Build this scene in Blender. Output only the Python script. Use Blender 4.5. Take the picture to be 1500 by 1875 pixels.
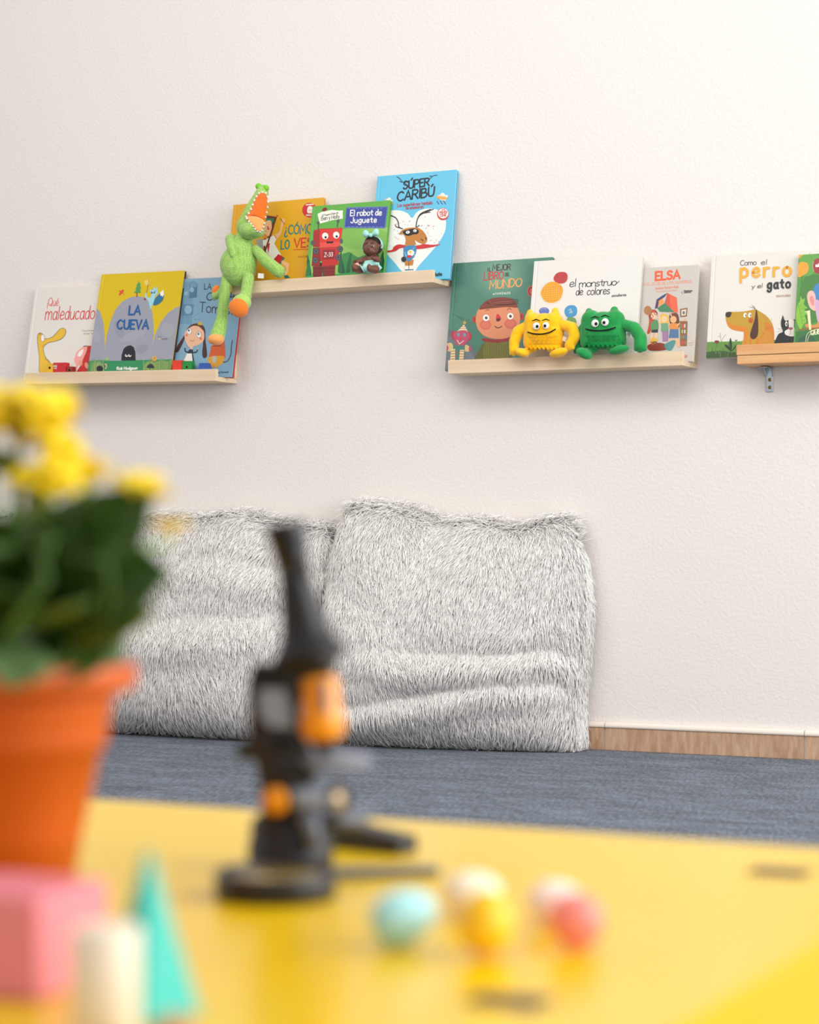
import bpy, bmesh, math, random
import numpy as np
from mathutils import Vector, Matrix, Euler

random.seed(7)
rng = np.random.default_rng(11)
scene = bpy.context.scene
COL = scene.collection
for o in list(bpy.data.objects):
    bpy.data.objects.remove(o)

# ------------------------------------------------------------------ camera
FPX, YAW, HORIZON = 3800.0, math.radians(27), 999.0
CAM = Vector((0.0, -4.797, 0.505))
cd = bpy.data.cameras.new('camera')
cam = bpy.data.objects.new('camera', cd)
COL.objects.link(cam)
cam.location = CAM
cam.rotation_euler = (math.radians(90), 0, YAW)
cd.sensor_fit = 'VERTICAL'
cd.sensor_height = 36.0
cd.lens = FPX / 1875 * 36
cd.shift_y = (HORIZON - 937.5) / 1875
cd.clip_start = 0.05
cd.dof.use_dof = True
cd.dof.focus_distance = 5.2
cd.dof.aperture_fstop = 4.6
scene.camera = cam

# ------------------------------------------------------------------ world, daylight, exposure
scene.view_settings.view_transform = 'Standard'
scene.view_settings.look = 'None'
scene.view_settings.exposure = 0.13
scene.view_settings.gamma = 1.0
scene.view_settings.use_curve_mapping = False
world = bpy.data.worlds.new('world')
scene.world = world
world.use_nodes = True
bg = world.node_tree.nodes['Background']
bg.inputs[0].default_value = (1.0, 0.975, 0.96, 1)
bg.inputs[1].default_value = 0.70


def area_light(name, loc, rot, sx, sy, power, col):
    l = bpy.data.lights.new(name, 'AREA')
    l.shape = 'RECTANGLE'
    l.size, l.size_y, l.energy, l.color = sx, sy, power, col
    o = bpy.data.objects.new(name, l)
    COL.objects.link(o)
    o.location = loc
    o.rotation_euler = [math.radians(a) for a in rot]
    return o


# daylight through the tall windows on the right-hand side of the room, and an added overhead fill that brightens the wall
area_light('window_daylight', (2.2, -2.5, 1.6), (0, 84, 0), 1.9, 4.2, 150, (0.95, 0.98, 1.0))
area_light('overhead_fill_light', (-1.5, -2.5, 2.8), (36, 0, 0), 4.2, 1.2, 52, (1.0, 0.97, 0.94))


# ------------------------------------------------------------------ helpers
def ray(x, y):
    s, c = math.sin(YAW), math.cos(YAW)
    u = (x - 750) / FPX
    return Vector((-s + c * u, c + s * u, (HORIZON - y) / FPX))


def at(x, y, Y):
    d = ray(x, y)
    return CAM + d * ((Y - CAM.y) / d.y)


def at_z(x, y, Z):
    d = ray(x, y)
    return CAM + d * ((Z - CAM.z) / d.z)


def at_t(x, y, t):
    return CAM + ray(x, y) * t


def lin(c):
    if isinstance(c, str):
        c = c.lstrip('#')
        c = [int(c[i:i + 2], 16) / 255 for i in (0, 2, 4)]
    return tuple(v / 12.92 if v <= 0.04045 else ((v + 0.055) / 1.055) ** 2.4 for v in c)


MATS = {}


def mat(name, col, rough=0.5, spec=0.5, noise=None, bump=None, coat=0.0, metal=0.0, attr=False, sheen=0.0, sss=0.0):
    """noise=(scale xyz, colour2, detail); bump=(scale, strength, distance)"""
    if name in MATS:
        return MATS[name]
    m = bpy.data.materials.new(name)
    m.use_nodes = True
    nt = m.node_tree
    b = nt.nodes['Principled BSDF']
    b.inputs['Base Color'].default_value = (*lin(col), 1)
    b.inputs['Roughness'].default_value = rough
    b.inputs['Specular IOR Level'].default_value = spec
    b.inputs['Coat Weight'].default_value = coat
    b.inputs['Coat Roughness'].default_value = 0.12
    b.inputs['Metallic'].default_value = metal
    b.inputs['Sheen Weight'].default_value = sheen
    tc = nt.nodes.new('ShaderNodeTexCoord')
    if attr:
        a = nt.nodes.new('ShaderNodeAttribute')
        a.attribute_name = 'Col'
        nt.links.new(a.outputs['Color'], b.inputs['Base Color'])
    if noise:
        sc, c2, det = noise
        mp = nt.nodes.new('ShaderNodeMapping')
        mp.inputs['Scale'].default_value = sc
        nt.links.new(tc.outputs['Object'], mp.inputs[0])
        n = nt.nodes.new('ShaderNodeTexNoise')
        n.inputs['Scale'].default_value = 1.0
        n.inputs['Detail'].default_value = det
        n.inputs['Roughness'].default_value = 0.65
        nt.links.new(mp.outputs[0], n.inputs[0])
        r = nt.nodes.new('ShaderNodeValToRGB')
        r.color_ramp.elements[0].position = 0.34
        r.color_ramp.elements[1].position = 0.66
        r.color_ramp.elements[0].color = (*lin(col), 1)
        r.color_ramp.elements[1].color = (*lin(c2), 1)
        nt.links.new(n.outputs[0], r.inputs[0])
        nt.links.new(r.outputs[0], b.inputs['Base Color'])
    if bump:
        n = nt.nodes.new('ShaderNodeTexNoise')
        n.inputs['Scale'].default_value = bump[0]
        n.inputs['Detail'].default_value = 4
        nt.links.new(tc.outputs['Object'], n.inputs[0])
        bp = nt.nodes.new('ShaderNodeBump')
        bp.inputs['Strength'].default_value = bump[1]
        bp.inputs['Distance'].default_value = bump[2]
        nt.links.new(n.outputs[0], bp.inputs['Height'])
        nt.links.new(bp.outputs[0], b.inputs['Normal'])
    MATS[name] = m
    return m


def tag(o, label=None, cat=None, group=None, kind=None):
    for k, v in (('label', label), ('category', cat), ('group', group), ('kind', kind)):
        if v:
            o[k] = v
    return o


def empty(name, loc=(0, 0, 0), label=None, cat=None, group=None, matrix=None):
    o = bpy.data.objects.new(name, None)
    o.empty_display_size = 0.02
    COL.objects.link(o)
    if matrix is not None:
        o.matrix_world = matrix
    else:
        o.location = loc
    return tag(o, label, cat, group)


def link(name, me, m=None, parent=None, loc=None, rot=None):
    o = bpy.data.objects.new(name, me)
    COL.objects.link(o)
    if m is not None and not me.materials:
        me.materials.append(m)
    if parent is not None:
        o.parent = parent
    if loc is not None:
        o.location = loc
    if rot is not None:
        o.rotation_euler = rot
    return o


def from_bm(name, bm, m, parent=None, smooth=False, loc=None, rot=None):
    bmesh.ops.recalc_face_normals(bm, faces=bm.faces)
    me = bpy.data.meshes.new(name)
    bm.to_mesh(me)
    bm.free()
    if smooth:
        me.polygons.foreach_set('use_smooth', [True] * len(me.polygons))
    return link(name, me, m, parent, loc, rot)


def add_box(bm, a, b, bevel=0.0, M=None, segs=2):
    a, b = Vector(a), Vector(b)
    r = bmesh.ops.create_cube(bm, size=1.0)
    vs = r['verts']
    c, s = (a + b) / 2, b - a
    for v in vs:
        v.co = Vector((v.co.x * s.x, v.co.y * s.y, v.co.z * s.z)) + c
    if bevel > 0:
        es = list({e for v in vs for e in v.link_edges})
        r2 = bmesh.ops.bevel(bm, geom=es, offset=bevel, segments=segs, profile=0.5, affect='EDGES')
        vs = list({v for f in r2['faces'] for v in f.verts} | {v for v in vs if v.is_valid})
    if M is not None:
        for v in vs:
            v.co = M @ v.co
    return vs


def box(name, a, b, m, parent=None, bevel=0.0, M=None, smooth=False):
    bm = bmesh.new()
    add_box(bm, a, b, bevel, M)
    return from_bm(name, bm, m, parent, smooth)


def add_lathe(bm, prof, n=32, M=Matrix.Identity(4), cap=True):
    """prof: list of (r, z)"""
    rings = []
    for r, z in prof:
        rings.append([bm.verts.new(M @ Vector((r * math.cos(2 * math.pi * k / n), r * math.sin(2 * math.pi * k / n), z))) for k in range(n)])
    for a, b in zip(rings, rings[1:]):
        for k in range(n):
            bm.faces.new((a[k], a[(k + 1) % n], b[(k + 1) % n], b[k]))
    if cap:
        bm.faces.new(rings[0][::-1])
        bm.faces.new(rings[-1])


def lathe(name, prof, m, parent=None, n=32, M=Matrix.Identity(4), cap=True, smooth=True):
    bm = bmesh.new()
    add_lathe(bm, prof, n, M, cap)
    o = from_bm(name, bm, m, parent, smooth)
    return o


def axis_matrix(p0, p1, roll_ref=Vector((0, 0, 1))):
    z = (Vector(p1) - Vector(p0)).normalized()
    x = roll_ref.cross(z)
    if x.length < 1e-4:
        x = Vector((1, 0, 0)).cross(z)
    x.normalize()
    y = z.cross(x)
    M = Matrix((x, y, z)).transposed().to_4x4()
    M.translation = Vector(p0)
    return M


def add_tube(bm, pts, radii, n=10):
    """a round tube with caps along points"""
    pts = [Vector(p) for p in pts]
    if not isinstance(radii, (list, tuple)):
        radii = [radii] * len(pts)
    rings = []
    ref = Vector((0.31, 0.2, 0.93)).normalized()
    for i, p in enumerate(pts):
        a = pts[max(i - 1, 0)]
        b = pts[min(i + 1, len(pts) - 1)]
        t = (b - a).normalized()
        x = ref.cross(t)
        if x.length < 0.05:
            x = Vector((1, 0, 0)).cross(t)
        x.normalize()
        y = t.cross(x)
        rings.append([bm.verts.new(p + (x * math.cos(2 * math.pi * k / n) + y * math.sin(2 * math.pi * k / n)) * radii[i]) for k in range(n)])
    for a, b in zip(rings, rings[1:]):
        for k in range(n):
            bm.faces.new((a[k], a[(k + 1) % n], b[(k + 1) % n], b[k]))
    bm.faces.new(rings[0][::-1])
    bm.faces.new(rings[-1])


def add_ball(bm, c, r, M=None, seg=16, ring=10):
    """ellipsoid; r is a number or (rx, ry, rz); M an optional 3x3 rotation"""
    if not isinstance(r, (tuple, list)):
        r = (r, r, r)
    rr = bmesh.ops.create_uvsphere(bm, u_segments=seg, v_segments=ring, radius=1.0)
    for v in rr['verts']:
        p = Vector((v.co.x * r[0], v.co.y * r[1], v.co.z * r[2]))
        if M is not None:
            p = M @ p
        v.co = p + Vector(c)


def ball(name, c, r, m, parent=None, M=None, seg=18, ring=12):
    bm = bmesh.new()
    add_ball(bm, c, r, M, seg, ring)
    return from_bm(name, bm, m, parent, True)


def blob(name, prims, m, parent=None, voxel=0.003, smooth=6):
    """union of capsules and ellipsoids grown into one continuous skin"""
    bm = bmesh.new()
    for p in prims:
        if p[0] == 'c':
            _, a, ra, b, rb = p
            a, b = Vector(a), Vector(b)
            n = max(2, int((b - a).length / (0.6 * min(ra, rb))) + 1)
            add_ball(bm, a, ra, seg=14, ring=8)
            add_ball(bm, b, rb, seg=14, ring=8)
            add_tube(bm, [a.lerp(b, k / n) for k in range(n + 1)], [ra + (rb - ra) * k / n for k in range(n + 1)], 14)
        else:
            add_ball(bm, p[1], p[2], p[3] if len(p) > 3 else None, 20, 12)
    me = bpy.data.meshes.new(name)
    bm.to_mesh(me)
    bm.free()
    o = bpy.data.objects.new('tmp', me)
    COL.objects.link(o)
    r = o.modifiers.new('r', 'REMESH')
    r.mode = 'VOXEL'
    r.voxel_size = voxel
    s = o.modifiers.new('s', 'SMOOTH')
    s.factor = 0.5
    s.iterations = smooth
    dg = bpy.context.evaluated_depsgraph_get()
    dg.update()
    me2 = bpy.data.meshes.new_from_object(o.evaluated_get(dg))
    bpy.data.objects.remove(o)
    bpy.data.meshes.remove(me)
    me2.name = name
    me2.polygons.foreach_set('use_smooth', [True] * len(me2.polygons))
    me2.materials.clear()
    me2.materials.append(m)
    return link(name, me2, m, parent)


def keep_world(root):
    """children were built in world coordinates: move them under the root without shifting them"""
    inv = root.matrix_basis.inverted()
    for c in root.children:
        if c.type == 'MESH' and not c.get('_loc'):
            c.data.transform(inv)
            for g in c.children:
                if g.type == 'MESH':
                    g.data.transform(inv)
    return root

# ------------------------------------------------------------------ the setting
def wall_material():
    m = bpy.data.materials.new('painted_plaster')
    m.use_nodes = True
    nt = m.node_tree
    b = nt.nodes['Principled BSDF']
    b.inputs['Base Color'].default_value = (*lin('#ebe4de'), 1)
    b.inputs['Roughness'].default_value = 0.6
    b.inputs['Specular IOR Level'].default_value = 0.3
    tc = nt.nodes.new('ShaderNodeTexCoord')
    n1 = nt.nodes.new('ShaderNodeTexNoise')
    n1.inputs['Scale'].default_value = 120
    n1.inputs['Detail'].default_value = 3
    n2 = nt.nodes.new('ShaderNodeTexNoise')
    n2.inputs['Scale'].default_value = 9
    mx = nt.nodes.new('ShaderNodeMath')
    mx.operation = 'MULTIPLY_ADD'
    mx.inputs[1].default_value = 0.6
    nt.links.new(tc.outputs['Object'], n1.inputs[0])
    nt.links.new(tc.outputs['Object'], n2.inputs[0])
    nt.links.new(n2.outputs[0], mx.inputs[0])
    nt.links.new(n1.outputs[0], mx.inputs[2])
    bp = nt.nodes.new('ShaderNodeBump')
    bp.inputs['Strength'].default_value = 0.28
    bp.inputs['Distance'].default_value = 0.0042
    nt.links.new(mx.outputs[0], bp.inputs['Height'])
    nt.links.new(bp.outputs[0], b.inputs['Normal'])
    return m


def carpet_material():
    m = bpy.data.materials.new('mottled_carpet')
    m.use_nodes = True
    nt = m.node_tree
    b = nt.nodes['Principled BSDF']
    b.inputs['Roughness'].default_value = 0.95
    b.inputs['Specular IOR Level'].default_value = 0.1
    b.inputs['Sheen Weight'].default_value = 0.15
    tc = nt.nodes.new('ShaderNodeTexCoord')

    def noise(scale, det, rough):
        mp = nt.nodes.new('ShaderNodeMapping')
        mp.inputs['Scale'].default_value = scale
        nt.links.new(tc.outputs['Object'], mp.inputs[0])
        n = nt.nodes.new('ShaderNodeTexNoise')
        n.inputs['Scale'].default_value = 1
        n.inputs['Detail'].default_value = det
        n.inputs['Roughness'].default_value = rough
        nt.links.new(mp.outputs[0], n.inputs[0])
        return n
    streak = noise((7, 11, 1), 6, 0.72)
    fibre = noise((240, 42, 100), 2.5, 0.75)
    mx = nt.nodes.new('ShaderNodeMix')
    mx.data_type = 'FLOAT'
    mx.inputs[0].default_value = 0.66
    nt.links.new(streak.outputs[0], mx.inputs[2])
    nt.links.new(fibre.outputs[0], mx.inputs[3])
    r = nt.nodes.new('ShaderNodeValToRGB')
    e = r.color_ramp.elements
    e[0].position, e[0].color = 0.40, (*lin('#232a38'), 1)
    e[1].position, e[1].color = 0.60, (*lin('#727c8b'), 1)
    k = e.new(0.49)
    k.color = (*lin('#475160'), 1)
    nt.links.new(mx.outputs[0], r.inputs[0])
    nt.links.new(r.outputs[0], b.inputs['Base Color'])
    bp = nt.nodes.new('ShaderNodeBump')
    bp.inputs['Strength'].default_value = 0.8
    bp.inputs['Distance'].default_value = 0.004
    nt.links.new(fibre.outputs[0], bp.inputs['Height'])
    nt.links.new(bp.outputs[0], b.inputs['Normal'])
    return m


M_WALL = wall_material()
wall = box('wall_back', (-7.5, 0, 0), (2.3, 0.15, 3.0), M_WALL)
tag(wall, 'off-white rough plastered wall behind the book ledges', kind='structure')
floor = box('floor', (-7.5, -8.0, -0.05), (2.3, 0.0, 0), carpet_material())
tag(floor, 'blue-grey mottled carpet floor', kind='structure')

# skirting: brown tiles with a glossy cream bullnose edge on top
M_TILE = mat('travertine_tile', '#ac8467', 0.4, 0.4, ((60, 60, 14), '#cdab8d', 6), (80, 0.15, 0.002))
M_NOSE = mat('cream_bullnose', '#efe3d6', 0.18, 0.6)
M_GROUT = mat('white_grout', '#efebe4', 0.7, 0.2)
base = box('baseboard_back', (-7.5, -0.006, 0), (2.3, -0.0005, 0.063), M_GROUT)
tag(base, 'brown tiled skirting along the foot of the wall', kind='structure')
tile_me = nose_me = None
x0 = -1.8967 - 0.5045 * 11
for k in range(19):
    xa = x0 + 0.5045 * k
    if xa + 0.5 > 2.3:
        break
    if tile_me is None:
        t = box('skirting_tile', (0.002, -0.011, 0), (0.5025, -0.006, 0.056), M_TILE, base, 0.001)
        bm = bmesh.new()
        pr = [(-0.006, 0.0565), (-0.0135, 0.0565), (-0.0145, 0.060), (-0.0135, 0.0645), (-0.010, 0.0685), (-0.004, 0.0695), (-0.001, 0.0695), (-0.001, 0.0565)]
        va = [bm.verts.new((0.001, y, z)) for y, z in pr]
        vb = [bm.verts.new((0.5035, y, z)) for y, z in pr]
        for i in range(len(pr)):
            j = (i + 1) % len(pr)
            bm.faces.new((va[i], va[j], vb[j], vb[i]))
        bm.faces.new(va)
        bm.faces.new(vb[::-1])
        nn = from_bm('bullnose_strip', bm, M_NOSE, base)
        tile_me, nose_me = t.data, nn.data
    else:
        t = link('skirting_tile', tile_me, None, base)
        nn = link('bullnose_strip', nose_me, None, base)
    t.location.x = nn.location.x = xa

# ------------------------------------------------------------------ the low yellow table
TZ = 0.305
M_YELLOW = mat('yellow_lacquer', '#f1c504', 0.22, 0.5, coat=0.0)
TX0, TX1, TY0, TY1 = -1.42, -0.292, -4.24, -3.452
table = empty('play_table', ((TX0 + TX1) / 2, (TY0 + TY1) / 2, 0), 'glossy yellow low play table under the microscope and flower pot', 'table')
bm = bmesh.new()
xs = [TX0, -0.392, -0.357, TX1]
ys = [TY0, -3.979, -3.953, -3.577, -3.549, TY1]
holes = {(1, 1), (1, 3)}
gv = {}


def tv(i, j, z):
    if (i, j, z) not in gv:
        gv[(i, j, z)] = bm.verts.new((xs[i], ys[j], z))
    return gv[(i, j, z)]


zt, zb = TZ, TZ - 0.018
solid = {(i, j) for i in range(3) for j in range(5)} - holes
for i, j in solid:
    bm.faces.new((tv(i, j, zt), tv(i + 1, j, zt), tv(i + 1, j + 1, zt), tv(i, j + 1, zt)))
    bm.faces.new((tv(i, j, zb), tv(i, j + 1, zb), tv(i + 1, j + 1, zb), tv(i + 1, j, zb)))
    for di, dj, a, b_ in ((-1, 0, (0, 0), (0, 1)), (1, 0, (1, 0), (1, 1)), (0, -1, (0, 0), (1, 0)), (0, 1, (0, 1), (1, 1))):
        if (i + di, j + dj) not in solid:
            bm.faces.new((tv(i + a[0], j + a[1], zt), tv(i + b_[0], j + b_[1], zt), tv(i + b_[0], j + b_[1], zb), tv(i + a[0], j + a[1], zb)))
from_bm('table_top', bm, M_YELLOW, table)
e_ = 0.0005
box('side_panel', (TX1 - 0.018, TY0, 0), (TX1, TY1, zb - e_), M_YELLOW, table)
box('side_panel', (TX0, TY0, 0), (TX0 + 0.018, TY1, zb - e_), M_YELLOW, table)
box('long_panel', (TX0 + 0.0185, TY1 - 0.018, 0.05), (TX1 - 0.0185, TY1, zb - e_), M_YELLOW, table)
box('long_panel', (TX0 + 0.0185, TY0, 0.05), (TX1 - 0.0185, TY0 + 0.018, zb - e_), M_YELLOW, table)
M_BROWN = mat('slot_shade', '#4a332c', 0.6)  # dark brown plates fill the slots, standing for the shade inside
for j in (1, 3):
    box('slot_shade_plate', (-0.3918, ys[j] + 0.0002, zb), (-0.3572, ys[j + 1] - 0.0002, zt + 0.0008), M_BROWN, table)
keep_world(table)

# ------------------------------------------------------------------ picture ledges
M_BIRCH = mat('pale_birch', '#dfc3a0', 0.5, 0.35, ((3, 40, 55), '#ecd6b8', 4))
M_BIRCH2 = mat('end_grain', '#eedcc0', 0.55, 0.3, ((90, 90, 90), '#e3caa6', 3))
SHELF = {}


def ledge(key, xl, zlb, L, roll, label, lip=0.032):
    """xl, zlb: left end and lower edge of the front lip"""
    Mx = Matrix.Translation((xl, 0, zlb)) @ Matrix.Rotation(-math.radians(roll), 4, 'Y')
    r = empty('picture_ledge', matrix=Mx, label=label, cat='shelf', group='pale wooden picture ledges on the wall')
    box('bottom_board', (0.0005, -0.0945, 0), (L - 0.0005, -0.0005, 0.012), M_BIRCH, r, 0.0006)
    box('front_lip', (0, -0.107, 0), (L, -0.095, lip), M_BIRCH, r, 0.0008)
    box('back_board', (0, -0.012, 0.0125), (L, -0.0005, 0.078), M_BIRCH, r, 0.0008)
    SHELF[key] = (Mx, 0.012)
    return r


ledge(1, -3.5997, 0.9567, 0.631, -1.19, 'pale wooden ledge lowest at the left, above the flower pot')
ledge(2, -2.9186, 1.1712, 0.5957, -0.21, 'pale wooden ledge hung highest, with the crocodile on its end')
ledge(3, -2.2814, 0.9367, 0.6212, -0.31, 'pale wooden ledge carrying the two plush monsters', 0.0338)

# the laminated pine ledge at the right edge, on an angle bracket
M_PINE = mat('oiled_pine', '#d59a63', 0.42, 0.4, ((2.5, 60, 75), '#e6b681', 5))
Mx = Matrix.Translation((-1.5268, 0, 0.9301)) @ Matrix.Rotation(math.radians(0.19), 4, 'Y')
r = empty('pine_ledge', matrix=Mx, label='orange-toned pine ledge of glued strips cut by the right picture edge', cat='shelf')
box('bottom_plank', (0, -0.107, 0), (0.72, -0.0005, 0.0205), M_PINE, r, 0.0018)
box('front_strip', (-0.001, -0.109, 0.0212), (0.72, -0.093, 0.0457), M_PINE, r, 0.0018)
SHELF[4] = (Mx, 0.0205)

M_ZINC = mat('zinc_steel', '#b9c4cd', 0.22, 0.5, metal=1.0)
M_BRASS = mat('brass_screw', '#a8803c', 0.35, 0.5, metal=1.0)
bz = 0.9288
bx = at(1410, 690, -0.002).x
br = empty('angle_bracket', (bx, 0, bz), 'shiny steel angle bracket with two screws under the pine ledge', 'bracket')
W2 = 0.0085
bm = bmesh.new()
add_box(bm, (-W2, -0.0032, -0.058), (W2, -0.0005, -0.0005), 0.0008)
from_bm('wall_plate', bm, M_ZINC, br)
bm = bmesh.new()
add_box(bm, (-W2 - 0.003, -0.052, -0.0032), (W2, -0.0034, -0.0006), 0.0008)
from_bm('shelf_plate', bm, M_ZINC, br)
bm = bmesh.new()
for sx in (-W2 + 0.0005, W2 - 0.0020):
    va = [bm.verts.new((sx + dx, y, z)) for dx in (0, 0.0015) for y, z in ((-0.0034, -0.0034), (-0.024, -0.0034), (-0.0034, -0.022))]
    bm.faces.new(va[:3])
    bm.faces.new(va[3:][::-1])
    for i in range(3):
        j = (i + 1) % 3
        bm.faces.new((va[i], va[j], va[3 + j], va[3 + i]))
from_bm('gusset', bm, M_ZINC, br)
for zz in (-0.029, -0.047):
    M = Matrix.Translation((0, -0.0032, zz)) @ Matrix.Rotation(math.radians(90), 4, 'X')
    s = lathe('screw', [(0.0042, 0), (0.0042, 0.0008), (0.003, 0.0018), (0.0012, 0.0020)], M_BRASS, br, 16, M)
    box('screw_slot', (-0.0018, -0.0055, zz - 0.0004), (0.0018, -0.0050, zz + 0.0004), mat('dark_slot', '#33270f', 0.6), s)

# ------------------------------------------------------------------ single-stroke hand lettering
G = {}


def glyphs(txt):
    for ln in txt.strip().splitlines():
        ch, w, *st = ln.split('|')
        G[ch] = (float(w), [(s[0], [tuple(float(v) for v in p.split(',')) for p in s[1:].split()]) for s in st])


# l = straight strokes, c = curved through the points; cap height 1, x-height .62
glyphs('''
A|.72|l0,0 .36,1 .72,0|l.14,.34 .58,.34
B|.62|l0,0 0,1|c0,1 .42,.96 .46,.72 .3,.55 0,.53|c0,.53 .5,.5 .6,.25 .4,.03 0,0
C|.66|c.64,.84 .42,1 .14,.86 .0,.5 .12,.14 .4,0 .64,.14
D|.68|l0,0 0,1|c0,1 .45,.93 .66,.5 .45,.08 0,0
E|.52|l.52,1 0,1 0,0 .52,0|l0,.52 .42,.52
F|.5|l.5,1 0,1 0,0|l0,.52 .4,.52
G|.7|c.66,.84 .42,1 .14,.86 .0,.5 .12,.14 .4,0 .66,.12 .66,.44|l.66,.44 .4,.44
H|.64|l0,0 0,1|l.64,0 .64,1|l0,.52 .64,.52
I|.1|l.05,0 .05,1
J|.44|c.42,1 .42,.3 .3,.02 .1,.02 0,.18
K|.6|l0,0 0,1|l.58,1 0,.45 .6,0
L|.5|l0,1 0,0 .5,0
M|.86|l0,0 .08,1 .43,.3 .78,1 .86,0
N|.66|l0,0 0,1 .66,0 .66,1
O|.74|c.37,1 .08,.82 0,.5 .1,.15 .37,0 .64,.15 .74,.5 .66,.82 .37,1
P|.58|l0,0 0,1|c0,1 .45,.97 .58,.74 .42,.5 0,.46
Q|.74|c.37,1 .08,.82 0,.5 .1,.15 .37,0 .64,.15 .74,.5 .66,.82 .37,1|l.45,.25 .76,-.08
R|.62|l0,0 0,1|c0,1 .45,.97 .56,.76 .4,.54 0,.5|l.24,.52 .62,0
S|.58|c.54,.86 .3,1 .06,.84 .12,.6 .42,.46 .56,.24 .36,.02 .12,.03 0,.16
T|.64|l0,1 .64,1|l.32,1 .32,0
U|.64|c0,1 .02,.35 .12,.06 .32,0 .52,.06 .62,.35 .64,1
V|.66|l0,1 .33,0 .66,1
Y|.62|l0,1 .31,.5 .62,1|l.31,.5 .31,0
Z|.6|l0,1 .6,1 0,0 .6,0
a|.5|c.46,.5 .28,.62 .06,.46 .04,.14 .2,0 .4,.12 .46,.5|c.48,.62 .46,.2 .54,0
b|.48|l0,1 0,0|c0,.4 .2,.62 .44,.46 .44,.14 .22,0 0,.16
c|.46|c.44,.52 .26,.62 .04,.44 .02,.18 .2,0 .46,.1
d|.5|c.46,.46 .28,.62 .06,.46 .04,.14 .2,0 .4,.12 .46,.46|l.48,1 .48,0
e|.48|c.04,.3 .42,.36 .4,.56 .22,.62 .04,.44 .04,.14 .24,0 .48,.12
f|.36|c.38,.92 .24,1 .14,.84 .14,0|l0,.58 .32,.58
g|.5|c.46,.48 .28,.62 .06,.46 .06,.16 .24,.04 .44,.18 .46,.5|c.48,.6 .47,-.1 .34,-.32 .14,-.32 .02,-.2
h|.48|l0,1 0,0|c0,.36 .2,.6 .42,.54 .46,.3 .46,0
i|.1|l.05,.6 .05,0|l.05,.84 .05,.87
j|.2|c.16,.6 .16,-.14 .08,-.3 -.06,-.28|l.16,.84 .16,.87
k|.44|l0,1 0,0|l.4,.58 0,.25 .44,0
l|.12|l.05,1 .05,0
m|.78|l0,.6 0,0|c0,.4 .16,.62 .34,.54 .38,.3 .38,0|c.38,.36 .54,.62 .72,.54 .76,.3 .76,0
n|.48|l0,.6 0,0|c0,.36 .2,.62 .42,.54 .46,.3 .46,0
o|.52|c.26,.62 .06,.52 0,.3 .08,.08 .26,0 .44,.08 .52,.3 .46,.52 .26,.62
p|.5|l0,.6 0,-.36|c0,.42 .2,.62 .44,.48 .46,.16 .24,0 0,.14
q|.5|c.46,.48 .28,.62 .06,.46 .06,.16 .24,.04 .46,.2|l.48,.6 .48,-.36
r|.34|l0,.6 0,0|c0,.34 .12,.58 .34,.6
s|.42|c.38,.54 .2,.62 .04,.5 .12,.34 .34,.26 .38,.1 .2,0 0,.08
t|.38|l.18,.9 .18,.16 .36,.02|l0,.62 .38,.62
u|.48|c0,.6 .02,.18 .16,0 .36,.08 .46,.3|l.46,.6 .46,0
v|.44|l0,.6 .22,0 .44,.6
x|.44|l0,.6 .44,0|l.44,.6 0,0
y|.46|l0,.6 .23,.06|l.46,.6 .1,-.34
z|.44|l0,.6 .44,.6 0,0 .44,0
3|.5|c.02,.86 .24,1 .46,.84 .4,.6 .18,.53|c.18,.53 .44,.46 .5,.22 .3,.02 0,.12
-|.3|l0,.4 .3,.4
.|.1|l.05,0 .05,.03
!|.1|l.05,1 .05,.3|l.05,.02 .05,.05
?|.42|c0,.82 .1,1 .34,.98 .42,.8 .26,.56 .2,.3|l.2,.02 .2,.05
X|.62|l0,0 .62,1|l0,1 .62,0
W|.9|l0,1 .22,0 .45,.8 .68,0 .9,1
w|.66|l0,.6 .16,0 .33,.45 .5,0 .66,.6
¡|.1|l.05,.4 .05,-.3|l.05,.68 .05,.71
¿|.42|c.2,.42 .18,.2 .02,.0 .08,-.22 .26,-.28 .4,-.14|l.21,.68 .21,.72
''')
ACC = {'ó': 'o', 'é': 'e', 'ú': 'u', 'á': 'a', 'í': 'i', 'Ó': 'O', 'Ú': 'U', 'É': 'E'}


def spline(pts, n=5):
    out = []
    P = [Vector(p).to_2d() if len(p) > 2 else Vector(p) for p in pts]
    for i in range(len(P) - 1):
        p0 = P[max(i - 1, 0)]
        p1, p2 = P[i], P[i + 1]
        p3 = P[min(i + 2, len(P) - 1)]
        for k in range(n):
            t = k / n
            out.append(0.5 * ((2 * p1) + (p2 - p0) * t + (2 * p0 - 5 * p1 + 4 * p2 - p3) * t * t + (3 * p1 - p0 - 3 * p2 + p3) * t ** 3))
    out.append(P[-1])
    return [tuple(p) for p in out]


def letter_strokes(txt, x0, y0, x1, y1, h, slant=0.0, gap=0.2, jit=0.0):
    """strokes in picture coordinates (y down); baseline from (x0,y0) to (x1,y1)"""
    adv, res = 0.0, []
    for ch in txt:
        if ch == ' ':
            adv += 0.34
            continue
        b = ACC.get(ch, ch)
        w, st = G[b]
        j = random.uniform(-jit, jit)
        for kind, pts in st:
            q = spline(pts) if kind == 'c' else pts
            res.append([(adv + px, py + j) for px, py in q])
        if ch in ACC:
            top = 1.08 if b.isupper() else 0.74
            res.append([(adv + w * 0.45, top + j), (adv + w * 0.45 + 0.16, top + 0.2 + j)])
        adv += w + gap
    adv -= gap
    dx, dy = (x1 - x0) / adv, (y1 - y0) / adv
    return [[(x0 + px * dx + slant * py * h, y0 + px * dy - py * h) for px, py in s] for s in res]


# ------------------------------------------------------------------ books
def print_material():
    m = mat('cover_print', '#ffffff', 0.38, 0.4, attr=True)
    return m


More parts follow.
